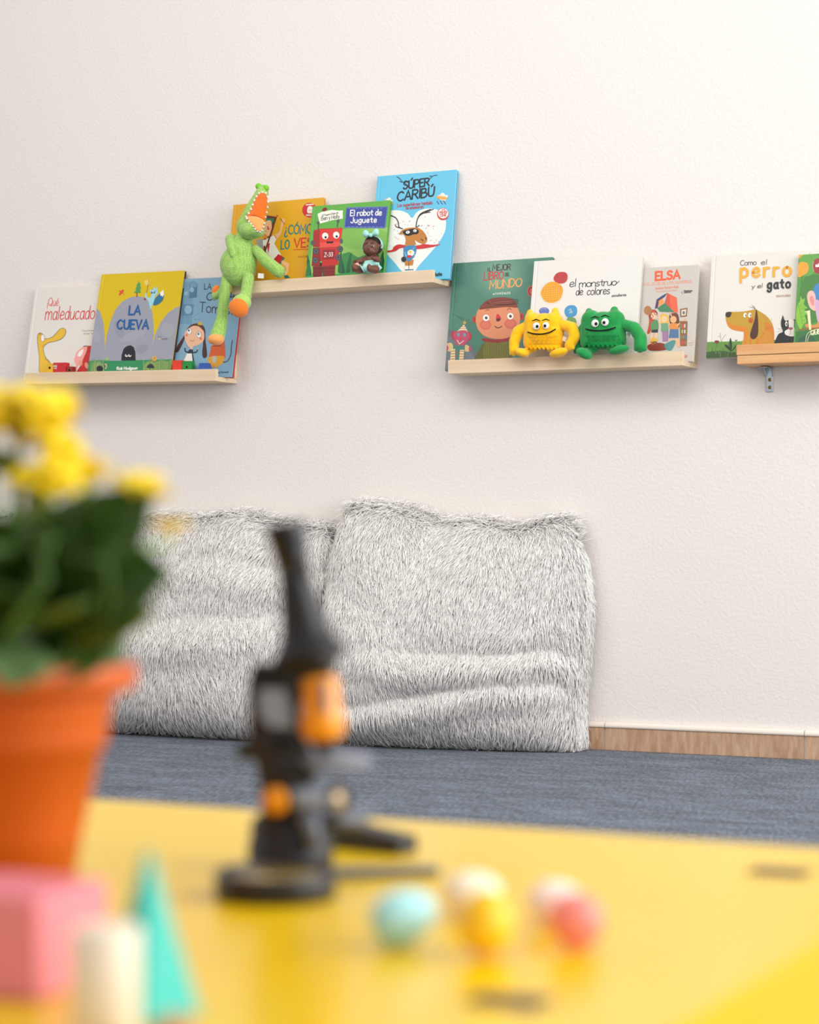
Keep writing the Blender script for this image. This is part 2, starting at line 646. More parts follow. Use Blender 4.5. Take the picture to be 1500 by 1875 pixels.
M_PRINT = print_material()
M_PAGES = mat('page_block', '#efe9dc', 0.8, 0.2, ((2, 2, 900), '#ddd5c5', 2))


def clip(poly, w, h):
    for ax, lim, sg in ((0, 0.0, 1), (0, w, -1), (1, 0.0, 1), (1, h, -1)):
        out = []
        n = len(poly)
        for i in range(n):
            a, b = poly[i], poly[(i + 1) % n]
            ia, ib = (a[ax] - lim) * sg >= 0, (b[ax] - lim) * sg >= 0
            if ia:
                out.append(a)
            if ia != ib:
                t = (lim - a[ax]) / (b[ax] - a[ax])
                out.append((a[0] + (b[0] - a[0]) * t, a[1] + (b[1] - a[1]) * t))
        poly = out
        if len(poly) < 3:
            return []
    return poly


class Art:
    """flat printed shapes on a cover; coordinates are read in a zoomed crop (ox, oy, s) and laid on the cover plane"""

    def __init__(self, book, ox, oy, s):
        self.b, self.o = book, (ox, oy, s)
        self.verts, self.faces, self.cols, self.k = [], [], [], 0

    def loc(self, x, y):
        ox, oy, s = self.o
        d = ray(x / s + ox, y / s + oy)
        M = self.b['Mi']
        p, q = M @ CAM, M.to_3x3() @ d
        t = -p.z / q.z
        r = p + q * t
        return (r.x, r.y)

    def _face(self, pts, col, z):
        pts = clip(pts, self.b['w'], self.b['h'])
        if len(pts) < 3:
            return
        i = len(self.verts)
        self.verts += [(x, y, z) for x, y in pts]
        self.faces.append(list(range(i, i + len(pts))))
        self.cols.append(col)

    def _z(self):
        self.k += 1
        return 0.00003 + 0.000006 * self.k

    def poly(self, col, pts, smooth=False):
        if isinstance(pts, str):
            pts = [tuple(float(v) for v in p.split(',')) for p in pts.split()]
        if smooth:
            P = [pts[-1]] + list(pts) + [pts[0], pts[1]]
            sp = spline(P, 5)
            pts = sp[5:-5]
        self._face([self.loc(*p) for p in pts], lin(col), self._z())

    def ell(self, col, cx, cy, rx, ry=None, rot=0, n=22):
        ry = ry or rx
        c, s = math.cos(math.radians(rot)), math.sin(math.radians(rot))
        self.poly(col, [(cx + rx * math.cos(a) * c + ry * math.sin(a) * s, cy - rx * math.cos(a) * s + ry * math.sin(a) * c) for a in [2 * math.pi * k / n for k in range(n)]])

    def _stroke(self, pts, wd, col, z):
        """one ribbon with mitred joints and rounded ends"""
        P = []
        for p in pts:
            v = Vector(self.loc(*p))
            if not P or (v - P[-1]).length > 1e-6:
                P.append(v)
        r = wd * 0.5 * self.b['mpp'] / self.o[2]
        if len(P) == 1:
            p = P[0]
            self._face([(p.x + r * math.cos(k * math.pi / 4), p.y + r * math.sin(k * math.pi / 4)) for k in range(8)], col, z)
            return
        D = [(b - a).normalized() for a, b in zip(P, P[1:])]
        off = []
        for i in range(len(P)):
            d0, d1 = D[max(i - 1, 0)], D[min(i, len(D) - 1)]
            t = d0 + d1
            t = t.normalized() if t.length > 0.3 else d1
            n = Vector((-t.y, t.x))
            c = max(0.5, abs(n.dot(Vector((-d1.y, d1.x)))))
            off.append(n * (r / c))
        for i in range(len(P) - 1):
            self._face([tuple(P[i] + off[i]), tuple(P[i] - off[i]), tuple(P[i + 1] - off[i + 1]), tuple(P[i + 1] + off[i + 1])], col, z)
        for p, d in ((P[0], -D[0]), (P[-1], D[-1])):
            a0 = math.atan2(d.y, d.x)
            self._face([(p.x + r * math.cos(a0 + math.pi * (k / 5 - .5)), p.y + r * math.sin(a0 + math.pi * (k / 5 - .5))) for k in range(6)], col, z)

    def line(self, col, wd, pts, smooth=True):
        if isinstance(pts, str):
            pts = [tuple(float(v) for v in p.split(',')) for p in pts.split()]
        self._stroke(spline(pts) if smooth and len(pts) > 2 else pts, wd, lin(col), self._z())

    def text(self, col, wd, txt, x0, y0, x1, y1, h, slant=0.05, gap=0.2, jit=0.0):
        for s in letter_strokes(txt, x0, y0, x1, y1, h, slant, gap, jit):
            self.k += 0.4
            self._stroke(s, wd, lin(col), self._z() - 0.000006)
            self.k -= 1
        self.k += 1

    def done(self):
        me = bpy.data.meshes.new('cover_print')
        me.from_pydata(self.verts, [], self.faces)
        ca = me.color_attributes.new('Col', 'FLOAT_COLOR', 'CORNER')
        buf = []
        for f, c in zip(self.faces, self.cols):
            buf += [c[0], c[1], c[2], 1.0] * len(f)
        ca.data.foreach_set('color', buf)
        return link('cover_print', me, M_PRINT, self.b['cover'])


def book(shelf, tl, tr, db, tilt, label, front, back=None, th=0.011, soft=False, hgt=None, spine=None, group=None):
    """tl, tr: upper corners of the front cover as seen in the photograph; db: distance of its foot from the wall"""
    Ms, zf = SHELF[shelf]
    t = math.radians(tilt)
    L = Matrix(((1, 0, 0, 0), (0, math.sin(t), -math.cos(t), -db), (0, math.cos(t), math.sin(t), zf + 0.0008 + th * math.sin(t) * 0), (0, 0, 0, 1)))
    M0 = Ms @ L
    Mi = M0.inverted()

    def onp(p):
        a, d = Mi @ CAM, Mi.to_3x3() @ ray(*p)
        return a + d * (-a.z / d.z)
    a, b = onp(tl), onp(tr)
    w, h = b.x - a.x, hgt or (a.y + b.y) / 2
    M = M0 @ Matrix.Translation((a.x, 0, 0))
    root = empty('picture_book', matrix=M, label=label, cat='book', group='picture books on the wall ledges')
    p = M @ Vector((w / 2, h / 2, 0)) - CAM
    depth = p.x * -math.sin(YAW) + p.y * math.cos(YAW)
    ct = 0.0006 if soft else 0.0022
    mf = mat('cover_' + front, front, 0.38, 0.4)
    mb = mat('cover_' + (back or front), back or front, 0.4, 0.4)
    ms = mat('cover_' + (spine or front), spine or front, 0.4, 0.4)
    # front board with the hinge groove beside the spine
    bm = bmesh.new()
    g = 0.0 if soft else 0.0009
    prof = [(0, -ct), (0, -0.0002), (0.0003, 0), (0.0075, 0), (0.0088, -g), (0.0102, -g), (0.0115, 0), (w - 0.0004, 0), (w, -0.0003), (w, -ct)]
    va = [bm.verts.new((x, 0, z)) for x, z in prof]
    vb = [bm.verts.new((x, h, z)) for x, z in prof]
    n = len(prof)
    for i in range(n):
        bm.faces.new((va[i], va[(i + 1) % n], vb[(i + 1) % n], vb[i]))
    bm.faces.new(va)
    bm.faces.new(vb[::-1])
    cover = from_bm('front_cover', bm, mf, root)
    box('back_cover', (0, 0, -th), (w, h, -th + ct), mb, root)
    box('spine', (0, 0, -th + ct + 0.0001), (0.0016, h, -ct - 0.0001), ms, root)
    ins = 0.0005 if soft else 0.0035
    box('page_block', (0.0018, ins, -th + ct + 0.0002), (w - ins, h - ins, -ct - 0.0002), M_PAGES, root)
    return {'root': root, 'cover': cover, 'w': w, 'h': h, 'Mi': M.inverted(), 'M': M, 'mpp': depth / FPX}

Z1, Z2, Z3, Z4, Z5, Z6, Z7 = (20, 480, 6.818), (160, 480, 5.172), (370, 320, 5.861), (540, 300, 4.839), (800, 450, 5.769), (930, 450, 4.054), (1270, 440, 6.465)

# white book, red handwriting
b = book(1, (64.7, 527.7), (212, 521.5), 0.064, 10, 'white picture book with red handwritten title and yellow long-beaked bird', '#e4ddd4', th=0.010)
A = Art(b, *Z1)
RED = '#d2353a'
A.text(RED, 9, '¡Qué', 452, 545, 592, 545, 100, 0.1, 0.14)
A.text(RED, 13, 'maleducado', 425, 722, 1040, 708, 165, 0.14, 0.13)
A.text('#8a857e', 4, 'Clara Romero', 888, 864, 1060, 860, 16, 0, 0.3)
A.text('#8a857e', 4, 'Olivier Tallec', 905, 902, 1070, 898, 16, 0, 0.3)
YB = '#e9bb3a'
A.poly('#5d5030', '365,1400 352,1180 332,1020 330,930 345,890 375,882 405,905 420,952 500,940 560,890 610,835 655,822 688,850 682,900 640,955 560,990 470,1010 425,1045 408,1085 430,1180 480,1235 510,1300 520,1400', True)
A.poly(YB, '369,1400 357,1180 338,1020 336,932 350,896 375,888 401,910 416,958 502,946 564,896 612,841 655,828 682,852 676,898 636,949 558,984 468,1004 420,1041 403,1085 425,1182 474,1239 504,1302 515,1400', True)
A.ell('#5d5030', 396, 948, 26, 46)
A.ell('#f3eee4', 396, 948, 22, 42)
A.line('#c98f2a', 10, '335,915 350,890 345,905 372,885 362,900 392,893')
A.line('#5d5030', 4, '390,1062 400,1040 432,1022')
A.line('#5d5030', 4, '440,1180 430,1215 455,1225 470,1260')
A.poly('#c8342f', '950,1045 1080,1040 1080,1400 800,1400 870,1290 905,1200', False)
A.poly('#f0a79f', '905,1055 950,1050 945,1110 905,1200 880,1270 835,1300 805,1380 798,1330 815,1290 790,1225 800,1180 815,1140 835,1110', True)
A.poly('#f5efe6', '905,1090 890,1150 860,1178 835,1170 842,1135 870,1105', True)
A.line('#3f2a28', 10, '908,1052 950,1048', False)
A.ell('#eb9f83', 870, 1260, 22, 34, 20)
A.ell('#eb9f83', 945, 1290, 22, 40, 10)
A.done()

# yellow and grey cave book
b = book(1, (186.2, 502.3), (338.3, 495.5), 0.083, 12, 'yellow picture book with grey hills, black cave and blue capital title', '#d9b905', back='#3a3350', th=0.010, spine='#d9b905')
A = Art(b, *Z2)
GR = '#9b9ca8'
A.poly(GR, '20,445 90,440 120,470 150,560 165,690 163,830 200,960 -60,960', False)
A.poly(GR, '160,960 165,800 185,690 215,570 265,450 330,375 400,335 470,320 540,332 590,380 615,470 628,580 630,680 620,760 600,880 600,960', False)
A.poly(GR, '598,960 605,830 640,690 700,560 770,475 840,430 900,408 960,960', False)
for (x, y, rx, ry, c) in ((430, 700, 120, 40, '#a3a3ad'), (300, 640, 40, 90, '#9495a3'), (760, 640, 60, 70, '#a2a2aa'), (80, 700, 40, 60, '#a1a2ae'), (520, 820, 60, 40, '#9192a0')):
    A.ell(c, x, y, rx, ry, 20)
A.poly('#2f8a58', '-60,945 100,928 260,935 420,928 600,925 800,920 960,905 960,1120 -80,1120', False)
A.poly('#7f9c57', '30,1040 45,960 70,925 95,965 120,935 150,975 165,1040', False)
A.poly('#7f9c57', '520,1040 540,960 590,935 640,950 700,925 760,940 800,925 800,1040', False)
for k in range(46):
    x = random.choice((random.uniform(30, 160), random.uniform(530, 800)))
    A.line(random.choice(('#a8b36a', '#5f8f56', '#c2bf86', '#4d9460')), 3, [(x, 1030), (x + random.uniform(-10, 10), random.uniform(900, 975))], False)
A.poly('#22232a', '322,932 325,880 345,820 375,795 410,787 440,805 455,850 458,932', False)
for x in (372, 403):
    A.ell('#f2ede2', x, 884, 14, 13)
    A.ell('#22232a', x, 876, 13, 11)
    A.ell('#f2ede2', x - 8, 878, 4, 5)
A.ell('#22232a', 118, 1010, 32, 30)
A.poly('#2d3138', '565,1000 580,970 610,965 632,990 628,1004', True)
A.ell('#d9a84a', 637, 912, 24, 22)
A.line('#a8773a', 5, '630,910 640,902 646,912 634,918 626,906')
A.line('#b07a45', 8, '605,936 655,938', False)
A.line('#f09a8c', 12, '168,965 182,975 180,1000 172,1006')
A.poly('#8fbf5a', '172,915 195,905 205,915 195,930 178,932', True)
BL = '#215d9c'
for dx, dy, c in ((3, 3, '#173f6b'), (0, 0, BL)):
    A.text(c, 16, 'LA', 393 + dx, 495 + dy, 498 + dx, 493 + dy, 80, 0.1, 0.14)
    A.text(c, 16, 'CUEVA', 280 + dx, 630 + dy, 574 + dx, 630 + dy, 82, 0.1, 0.2)
A.poly('#4f9a5b', '490,182 508,215 498,215 512,248 500,248 506,292 442,292 468,255 455,255 475,225 462,225', False)
A.line('#8c4b35', 12, '470,295 470,325', False)
A.poly('#dd4a33', '345,258 340,290 325,300 305,318 302,295 312,285 298,272 320,270', True)
A.line('#b23a2a', 3, '340,300 352,308', False)
A.ell('#e3cf6a', 566, 196, 26, 26)
A.line('#8a5a3a', 5, '585,175 562,285 548,345', False)
A.poly('#9fd4de', '592,275 600,262 622,262 632,228 645,255 660,232 666,270 668,300 645,315 615,312', True)
A.poly('#9fd4de', '612,312 645,314 632,370 615,412 598,450 590,420 575,360 548,335 552,292 562,298 565,325 590,340', True)
A.poly('#2c7192', '625,405 640,350 680,305 700,285 725,310 715,360 680,395 650,408', True)
A.poly('#eef1ee', '690,290 722,262 725,310 712,330 705,315 695,322', False)
A.line('#24343c', 5, '602,278 620,290', False)
A.line('#24343c', 5, '652,270 630,290', False)
A.ell('#24343c', 612, 292, 7, 8)
A.ell('#24343c', 635, 290, 7, 8)
A.ell('#9b3d33', 547, 350, 11, 11)
A.text('#eef0e4', 7, 'Rob Hodgson', 280, 1020, 474, 1016, 26, 0.1, 0.18)
A.text('#45485a', 3, 'cubo', 708, 733, 758, 729, 12, 0, 0.6)
A.ell('#e3c43a', 684, 731, 9, 7)
A.ell('#3a4a7a', 676, 705, 5)
A.ell('#b3483a', 698, 709, 5)
A.done()

# blue book at the end of the left ledge
b = book(1, (329, 511), (445.5, 506), 0.066, 10, 'blue picture book with a brown-haired girl drawing, below the crocodile', '#7fa6bd', back='#c8403c', th=0.010)
A = Art(b, *Z2)
for (pl, c) in (('925,190 1010,180 1050,215 1040,330 1000,340 990,470 985,590 870,585 880,420 905,330', '#7198b2'), ('970,240 1040,235 1035,335 965,345', '#4f7896'), ('905,395 1010,400 1000,500 890,510', '#5d86a3')):
    A.poly(c, pl, False)
for pl in ('960,215 1005,180 1050,218', '970,215 972,330 1030,330 1035,215', '905,350 905,560 870,590', '985,430 985,590', '930,300 950,300 960,340', '1000,520 1060,480', '1010,545 1070,540', '925,520 955,510 955,570'):
    A.line('#3f6884', 3, pl, False)
A.ell('#8fb3c6', 955, 450, 34, 40)
A.line('#4f7896', 3, '935,440 955,450 975,440')
A.ell('#8fb3c6', 990, 262, 20, 24)
A.ell('#8fb3c6', 935, 296, 18, 20)
BK = '#2a2b31'
A.text(BK, 8, 'LA', 1108, 257, 1172, 255, 52, 0.06)
A.text(BK, 10, 'CASA', 1130, 362, 1400, 352, 70, 0.06)
A.text(BK, 9, 'Tomasa', 1062, 470, 1400, 500, 92, 0.06, 0.16)
A.poly('#4a2c2a', '945,650 975,600 1030,580 1085,592 1115,640 1120,740 1135,870 1122,905 1098,905 1088,860 1096,740 1060,640 960,645 925,720 890,800 860,850 838,850 850,800 900,720', True)
A.poly('#eab795', '930,655 975,610 1030,596 1085,620 1108,680 1100,745 1060,780 1000,800 970,808 935,760 920,700', True)
A.poly('#5a3630', '940,640 980,596 1040,582 1090,600 1110,660 1060,612 1000,605', True)
A.poly('#eab795', '970,790 1000,790 1000,825 975,825', False)
for x, y in ((965, 655), (1057, 688)):
    A.ell('#2f2b2a', x, y, 24, 30)
    A.ell('#f2ede4', x, y, 21, 27)
    A.ell('#5d89a5', x - 4, y - 8, 9, 12)
    A.ell('#22252a', x - 4, y - 8, 5, 7)
A.ell('#e06c4e', 940, 692, 11, 11)
A.ell('#e06c4e', 1075, 725, 11, 11)
A.line('#7a3d30', 4, '975,735 985,747 1005,745 1010,735')
A.poly('#c8a94a', '1045,590 1060,565 1075,560 1088,580 1085,598', True)
A.poly('#253544', '965,830 1000,830 1000,860 1010,960 940,960 945,880', True)
A.line('#253544', 13, '925,810 930,845 965,855')
A.line('#253544', 13, '1000,858 1035,850 1045,825')
A.poly('#ebe5da', '945,865 990,865 1000,960 915,930', False)
A.ell('#dca78c', 925, 803, 8)
A.ell('#dca78c', 1047, 820, 8)
A.line('#4a2a24', 9, '1280,950 1330,935 1360,870 1365,800 1375,740')
A.poly('#cf5b2e', '1175,790 1300,740 1310,900 1290,930 1150,905', False)
A.poly('#d99b2f', '1150,900 1290,890 1285,950 1250,980 1190,985 1150,950', True)
A.poly('#b9b4aa', '1185,895 1220,895 1215,950 1190,950', True)
A.poly('#d99b2f', '1165,970 1195,970 1195,1000 1165,1000', False)
A.poly('#d99b2f', '1215,970 1240,970 1235,1003 1212,1000', False)
A.line('#33241f', 6, '1195,795 1265,792', False)
A.text('#2f4a5d', 4, 'Daphne Durand', 1180, 1055, 1335, 1047, 16, 0, 0.2)
A.done()

# mustard book behind the crocodile
b = book(2, (427.6, 374.6), (593.2, 362.2), 0.060, 9, 'mustard yellow book with green and red title behind the crocodile', '#dda31f', th=0.011)
A = Art(b, *Z3)
A.ell('#c9332f', 1155, 380, 80, 80)
A.ell('#f4ece0', 1160, 385, 32, 30)
A.poly('#f4ece0', '1130,370 1145,340 1175,340 1190,370 1185,410 1135,410', True)
A.ell('#c9332f', 1150, 380, 5)
A.ell('#c9332f', 1170, 378, 5)
A.text('#f4ece0', 4, 'PRIMEROS', 1118, 330, 1198, 322, 12, 0, 0.3)
A.text('#f4ece0', 4, 'ESPECIAL', 1118, 440, 1192, 440, 12, 0, 0.3)
TE = '#1d7f7c'
A.text(TE, 15, '¿CÓMO', 885, 640, 1180, 625, 96, 0.04, 0.16)
A.text(TE, 15, 'LO', 848, 798, 935, 792, 92, 0.04, 0.2)
A.text('#d02f2c', 16, 'VES?', 988, 782, 1240, 770, 96, 0.04, 0.18)
A.line('#d02f2c', 8, '985,805 1190,798', False)
A.text('#7a5517', 4, 'YAYO HERRERO', 1030, 892, 1220, 880, 18, 0.1)
A.poly('#6b2f22', '690,435 805,452 790,500 690,835 665,840 660,820', False)
A.poly('#1f7d55', '705,470 770,470 755,520 720,500 690,500 690,440', True)
A.poly('#f0b787', '665,520 735,490 750,560 735,640 690,665 650,640', True)
A.poly('#d98e2a', '640,640 690,690 700,650 640,620', True)
A.ell('#d84a33', 712, 580, 13)
A.ell('#1d2025', 705, 560, 6, 8)
A.line('#7a3324', 4, '680,600 688,610 698,606')
A.poly('#f0b787', '775,650 830,610 850,520 865,470 890,480 880,520 865,560 850,630 800,690', True)
A.line('#42302a', 6, '840,470 885,530', False)
A.poly('#d13a2d', '790,430 825,438 808,452', False)
A.poly('#ede8df', '640,700 690,690 770,650 800,690 775,740 850,860 765,915 690,830 680,760 630,770', False)
A.line('#c7302b', 6, '640,705 690,692', False)
A.line('#c7302b', 6, '782,650 797,685', False)
A.poly('#c7302b', '700,740 730,735 720,800 712,850 704,800', False)
A.poly('#c2252c', '820,850 885,890 835,965 760,920', False)
A.poly('#1d6f66', '872,885 888,892 842,965 828,960', False)
A.poly('#f0b787', '865,920 900,935 938,960 930,990 925,1040 905,1080 890,1060 905,1000 855,950', True)
A.poly('#1d6f66', '880,1085 915,1075 945,1105 890,1115', False)
A.poly('#9aa0a2', '580,700 650,690 660,800 600,760', False)
A.line('#6b2f22', 20, '795,460 675,830', False)
A.done()

# green robot book
b = book(2, (572.6, 377.3), (714.8, 367.0), 0.085, 11, 'green picture book with red robot and blue title panel', '#62ab48', th=0.010)
A = Art(b, *Z4)
A.poly('#8fbf5c', '170,600 430,585 860,560 860,1100 100,1100', False)
A.poly('#7fb552', '420,590 560,575 640,600 790,590 850,700 800,760 700,700 560,760 430,720', True)
A.poly('#3e8a4a', '420,800 480,780 560,830 640,800 820,860 820,1100 420,1100', False)
for (x, y, l, a) in ((470, 900, 120, 15), (430, 930, 140, -12), (520, 930, 110, 25), (400, 900, 130, 5), (560, 960, 90, -20), (450, 980, 60, 40), (130, 940, 150, -8), (110, 970, 120, 10), (165, 980, 90, 20), (760, 880, 110, 12), (740, 820, 60, -30), (790, 920, 120, -5), (610, 960, 80, 10)):
    c, s = math.sin(math.radians(a)), math.cos(math.radians(a))
    A.poly(random.choice(('#2c6a40', '#1f5a3a', '#2f7748')), [(x - 18, y + 60), (x + c * l * .4 - 14, y - s * l * .3), (x + c * l, y - s * l), (x + c * l * .4 + 16, y - s * l * .2), (x + 16, y + 60)], True)
A.poly('#3e9850', '80,1000 160,985 260,995 420,970 800,940 800,1100 60,1100', False)
A.poly('#f3eee0', '200,445 240,425 330,408 390,415 425,412 425,485 330,500 222,530', False)
A.text('#3a3a3a', 5, 'Ben y Holly', 235, 502, 395, 482, 36, 0.02, 0.16)
A.text('#5a5a5a', 3, 'El Pequeño Reino de'.replace('ñ', 'n'), 245, 465, 385, 440, 16, 0, 0.2)
A.ell('#7d2a26', 264, 405, 24, 16, 25)
A.poly('#5e6fb8', '456,386 825,378 800,572 438,566', False)
A.poly('#3b4a9a', '462,394 818,386 793,564 446,558', False)
for k in range(9):
    for yy, dy in ((396, -1), (558, 1)):
        x = 470 + 36 * k
        A.line('#98a4d8', 3, [(x, yy), (x + 18, yy - 0.5)], False)
A.text('#f2f0e8', 9, 'El robot de', 492, 462, 768, 455, 50, 0.06, 0.16, 0.03)
A.text('#f2f0e8', 9, 'Juguete', 496, 524, 724, 520, 48, 0.06, 0.2, 0.03)
RB, RD = '#d93a34', '#a83030'
A.line('#4a4a52', 9, '208,580 210,525', False)
A.line('#4a4a52', 9, '375,560 384,510', False)
A.ell('#5a5a62', 208, 524, 14)
A.ell('#5a5a62', 384, 508, 14)
A.poly('#5a3f40', '240,905 350,890 350,1000 250,1000', False)
A.poly('#7a2a2c', '160,910 245,905 240,1100 170,1100', False)
A.poly('#8a2a2c', '265,905 360,895 350,1100 260,1100', False)
for y in (930, 960, 990):
    A.line('#53191c', 4, [(165, y), (250, y - 4)], False)
    A.line('#53191c', 4, [(265, y - 4), (355, y - 8)], False)
A.poly(RD, '168,590 222,575 222,742 160,735', False)
A.poly(RB, '222,575 425,568 400,735 222,742', False)
A.poly('#e5514a', '222,700 405,690 400,735 222,742', False)
A.poly('#93292b', '162,742 222,744 240,912 150,905', False)
A.poly('#c5302f', '222,744 398,735 385,895 238,912', False)
A.poly('#93292b', '250,765 362,758 350,845 245,850', False)
A.text('#e9dcd4', 6, 'Z-33', 262, 825, 336, 820, 36, 0.05, 0.2)
for x, y in ((190, 775), (182, 855), (402, 755), (385, 830)):
    A.ell('#4a4a54', x, y, 26, 28)
    A.ell('#6a6a74', x, y, 16, 18)
    A.ell('#33333b', x, y, 9, 10)
A.ell('#5a5a62', 160, 700, 18, 22)
A.ell('#5a5a62', 412, 685, 14, 22)
for k in range(9):
    A.ell('#7a2224', 238 + 21 * k, 580 - 1.2 * k, 4)
for x, y in ((270, 640), (368, 632)):
    A.ell('#f4f0e8', x, y, 28, 30)
    A.ell('#17181c', x + 4, y + 12, 10, 11)
A.poly('#1d1e22', '282,690 292,686 300,692 310,686 320,692 330,686 342,688 340,704 330,702 320,706 310,702 300,706 284,704', False)
A.poly('#1c1d20', '222,860 240,858 240,905 224,905', False)
A.ell('#4fd06a', 232, 870, 8, 8)
A.done()

# sky-blue book with the heart
b = book(2, (691.2, 323.2), (836.4, 310.5), 0.062, 8.5, 'tall sky blue picture book with white heart and masked deer', '#66bfdf', back='#58b6dc', th=0.013)
A = Art(b, *Z4)
A.poly('#f0ede6', '1040,480 1080,430 1140,402 1220,398 1290,420 1330,470 1340,540 1325,610 1280,690 1200,790 1100,900 1040,975 960,960 880,870 800,780 740,690 720,580 750,480 800,430 870,412 940,415 1000,440', True)
for k in range(70):
    a_, r_ = random.uniform(0, 6.28), random.uniform(0, 1) ** 0.5
    A.ell(random.choice(('#e98f86', '#7fb7d8', '#e7b7a4', '#a9cbdd')), 1040 + r_ * 270 * math.cos(a_), 620 + r_ * 170 * math.sin(a_), random.uniform(3, 7))
NK = '#27272b'
A.text(NK, 14, 'SÚPER', 962, 225, 1190, 192, 68, 0.06, 0.14, 0.03)
A.text(NK, 14.5, 'CARIBÚ', 908, 330, 1232, 285, 80, 0.08, 0.14, 0.03)
A.line(NK, 6, '905,115 930,130 955,160 985,170')
A.line(NK, 6, '930,155 950,165')
A.line(NK, 6, '1262,102 1230,105 1200,130 1185,150')
A.line(NK, 6, '1215,112 1195,108')
A.text('#b0484c', 5, 'Los superhéroes también', 910, 383, 1220, 358, 30, 0, 0.2)
A.text('#b0484c', 5, 'se enamoran', 985, 405, 1140, 393, 28, 0, 0.2)
for cx_, cy_, s_ in ((1310, 295, 1), (830, 340, 0.9)):
    for k in range(26):
        a_ = random.uniform(0, 6.28)
        A.ell(random.choice(('#e8e4dc', '#d8d3ca', '#c5c0b8')), cx_ + 38 * s_ * math.cos(a_) * random.random(), cy_ + 34 * s_ * math.sin(a_) * random.random() - 6, 16 * s_, 12 * s_)
    A.poly('#efa94a', [(cx_ - 44, cy_ - 10), (cx_ + 36, cy_ + 2), (cx_ + 30, cy_ + 22), (cx_ - 44, cy_ + 12)], True)
    for dx in (-50, -20, 10):
        A.line('#3a3a3e', 6, [(cx_ + dx, cy_ + 35), (cx_ + dx + 18, cy_ + 62)], False)
A.ell('#c9453f', 1314, 446, 52, 54)
A.ell('#f3efe8', 1316, 440, 46, 44)
A.text('#c9453f', 5, 'MI', 1304, 420, 1332, 417, 18, 0)
A.text('#c9453f', 5, 'PRIMER', 1284, 446, 1352, 440, 22, 0)
A.text('#c9453f', 5, 'COMIC', 1288, 470, 1346, 465, 20, 0)
A.poly('#c9332f', '800,770 860,765 880,735 920,715 975,720 1080,725 1140,712 1220,718 1292,712 1230,735 1150,750 1080,755 975,745 930,750 890,775 820,785', True)
A.line('#2b2220', 9, '955,575 925,560 915,510 890,475 840,455')
A.line('#2b2220', 7, '940,570 905,560 890,540')
A.line('#2b2220', 9, '1075,560 1085,500 1110,450 1150,425 1205,405')
A.line('#2b2220', 7, '1085,500 1120,450 1230,402')
A.line('#2b2220', 7, '1080,565 1105,545')
A.line('#2b2220', 7, '1130,440 1200,428')
DB = '#bf7d36'
A.poly(DB, '925,625 950,590 1000,570 1075,565 1110,575 1150,610 1172,655 1170,690 1140,712 1105,700 1080,690 1065,720 985,730 985,670 965,625 940,625', True)
A.poly('#f1ece2', '1068,680 1095,700 1130,712 1085,720', True)
A.poly('#1e1f24', '958,600 1000,585 1060,575 1098,590 1092,620 1050,628 1010,640 975,630', True)
A.ell('#f4f0e8', 1003, 607, 18, 13, 10)
A.ell('#f4f0e8', 1066, 594, 16, 12, 10)
A.ell('#1e1f24', 1000, 607, 5)
A.ell('#1e1f24', 1062, 595, 5)
A.line('#3c2415', 8, '1120,668 1138,682', False)
A.line('#3c2415', 8, '1160,655 1168,672', False)
A.poly(DB, '975,860 1055,850 1045,910 1020,925 1000,925 980,910', False)
A.poly('#3f87b8', '975,735 1065,725 1078,770 1060,820 1015,865 970,835 965,780', True)
for k in range(14):
    A.ell('#8cc0dd', random.uniform(975, 1065), random.uniform(740, 830), 5)
A.ell('#f2ede0', 1030, 790, 30, 28)
A.ell('#c9332f', 1018, 822, 22, 13)
A.ell('#e6c23a', 1025, 782, 12)
A.ell('#33302e', 967, 847, 22, 24)
A.poly('#f2ede4', '978,905 1010,905 1010,940 975,940', False)
A.poly('#f2ede4', '1015,905 1050,900 1050,938 1018,940', False)
A.line('#3a2a20', 4, '1012,865 1012,930', False)
A.line('#3a6fa0', 8, '980,940 1050,938', False)
A.text('#2b3a44', 6, 'Huche', 1236, 995, 1304, 990, 30, 0, 0.16)
A.done()

# dark green book at the left of the third ledge
b = book(3, (830.3, 481.2), (1012.5, 471.7), 0.058, 9.3, 'dark green picture book with rosy-cheeked boy in green jumper', '#4c7f6c', th=0.010, back='#3f6f5f')
A = Art(b, *Z5)
for k in range(9):
    f_ = k / 8
    c_ = [a_ * (1 - f_) + b_ * f_ for a_, b_ in zip((0x4c, 0x7f, 0x6c), (0x74, 0x9f, 0x87))]
    A.ell('#%02x%02x%02x' % tuple(int(v) for v in c_), 660, 300, 330 - 30 * k, 300 - 27 * k, 15)
A.poly('#5d6b70', '20,860 130,880 330,970 470,1180 500,1350 -60,1380', False)
A.poly('#697579', '20,930 200,960 360,1080 420,1250 380,1350 -60,1380', False)
for k in range(13):
    A.line('#3f7160', 3, [(120 + k * 22, 700 + 8 * k), (230 + k * 18, 760 + 10 * k), (330 + k * 14, 900 + 10 * k), (390 + k * 8, 1120)], True)
for k in range(10):
    A.line('#41705f', 3, [(190 + k * 10, 190), (200 + k * 14, 420)], False)
A.text('#402c2c', 6, 'EL', 538, 270, 570, 266, 32, 0.05)
A.text('#402c2c', 9, 'MEJOR', 590, 262, 778, 254, 62, 0.06, 0.14, 0.02)
A.text('#c9333a', 11, 'LIBRO', 500, 362, 702, 350, 78, 0.06, 0.16, 0.03)
A.text('#402c2c', 6, 'DEL', 722, 322, 768, 318, 34, 0.05)
A.text('#f0a35e', 13, 'MUNDO', 556, 458, 895, 428, 86, 0.08, 0.14, 0.04)
A.text('#dfe5dc', 5, 'CANIZALES', 618, 515, 775, 508, 18, 0, 0.5)
A.poly('#dfe5dc', '590,512 606,500 606,524', False)
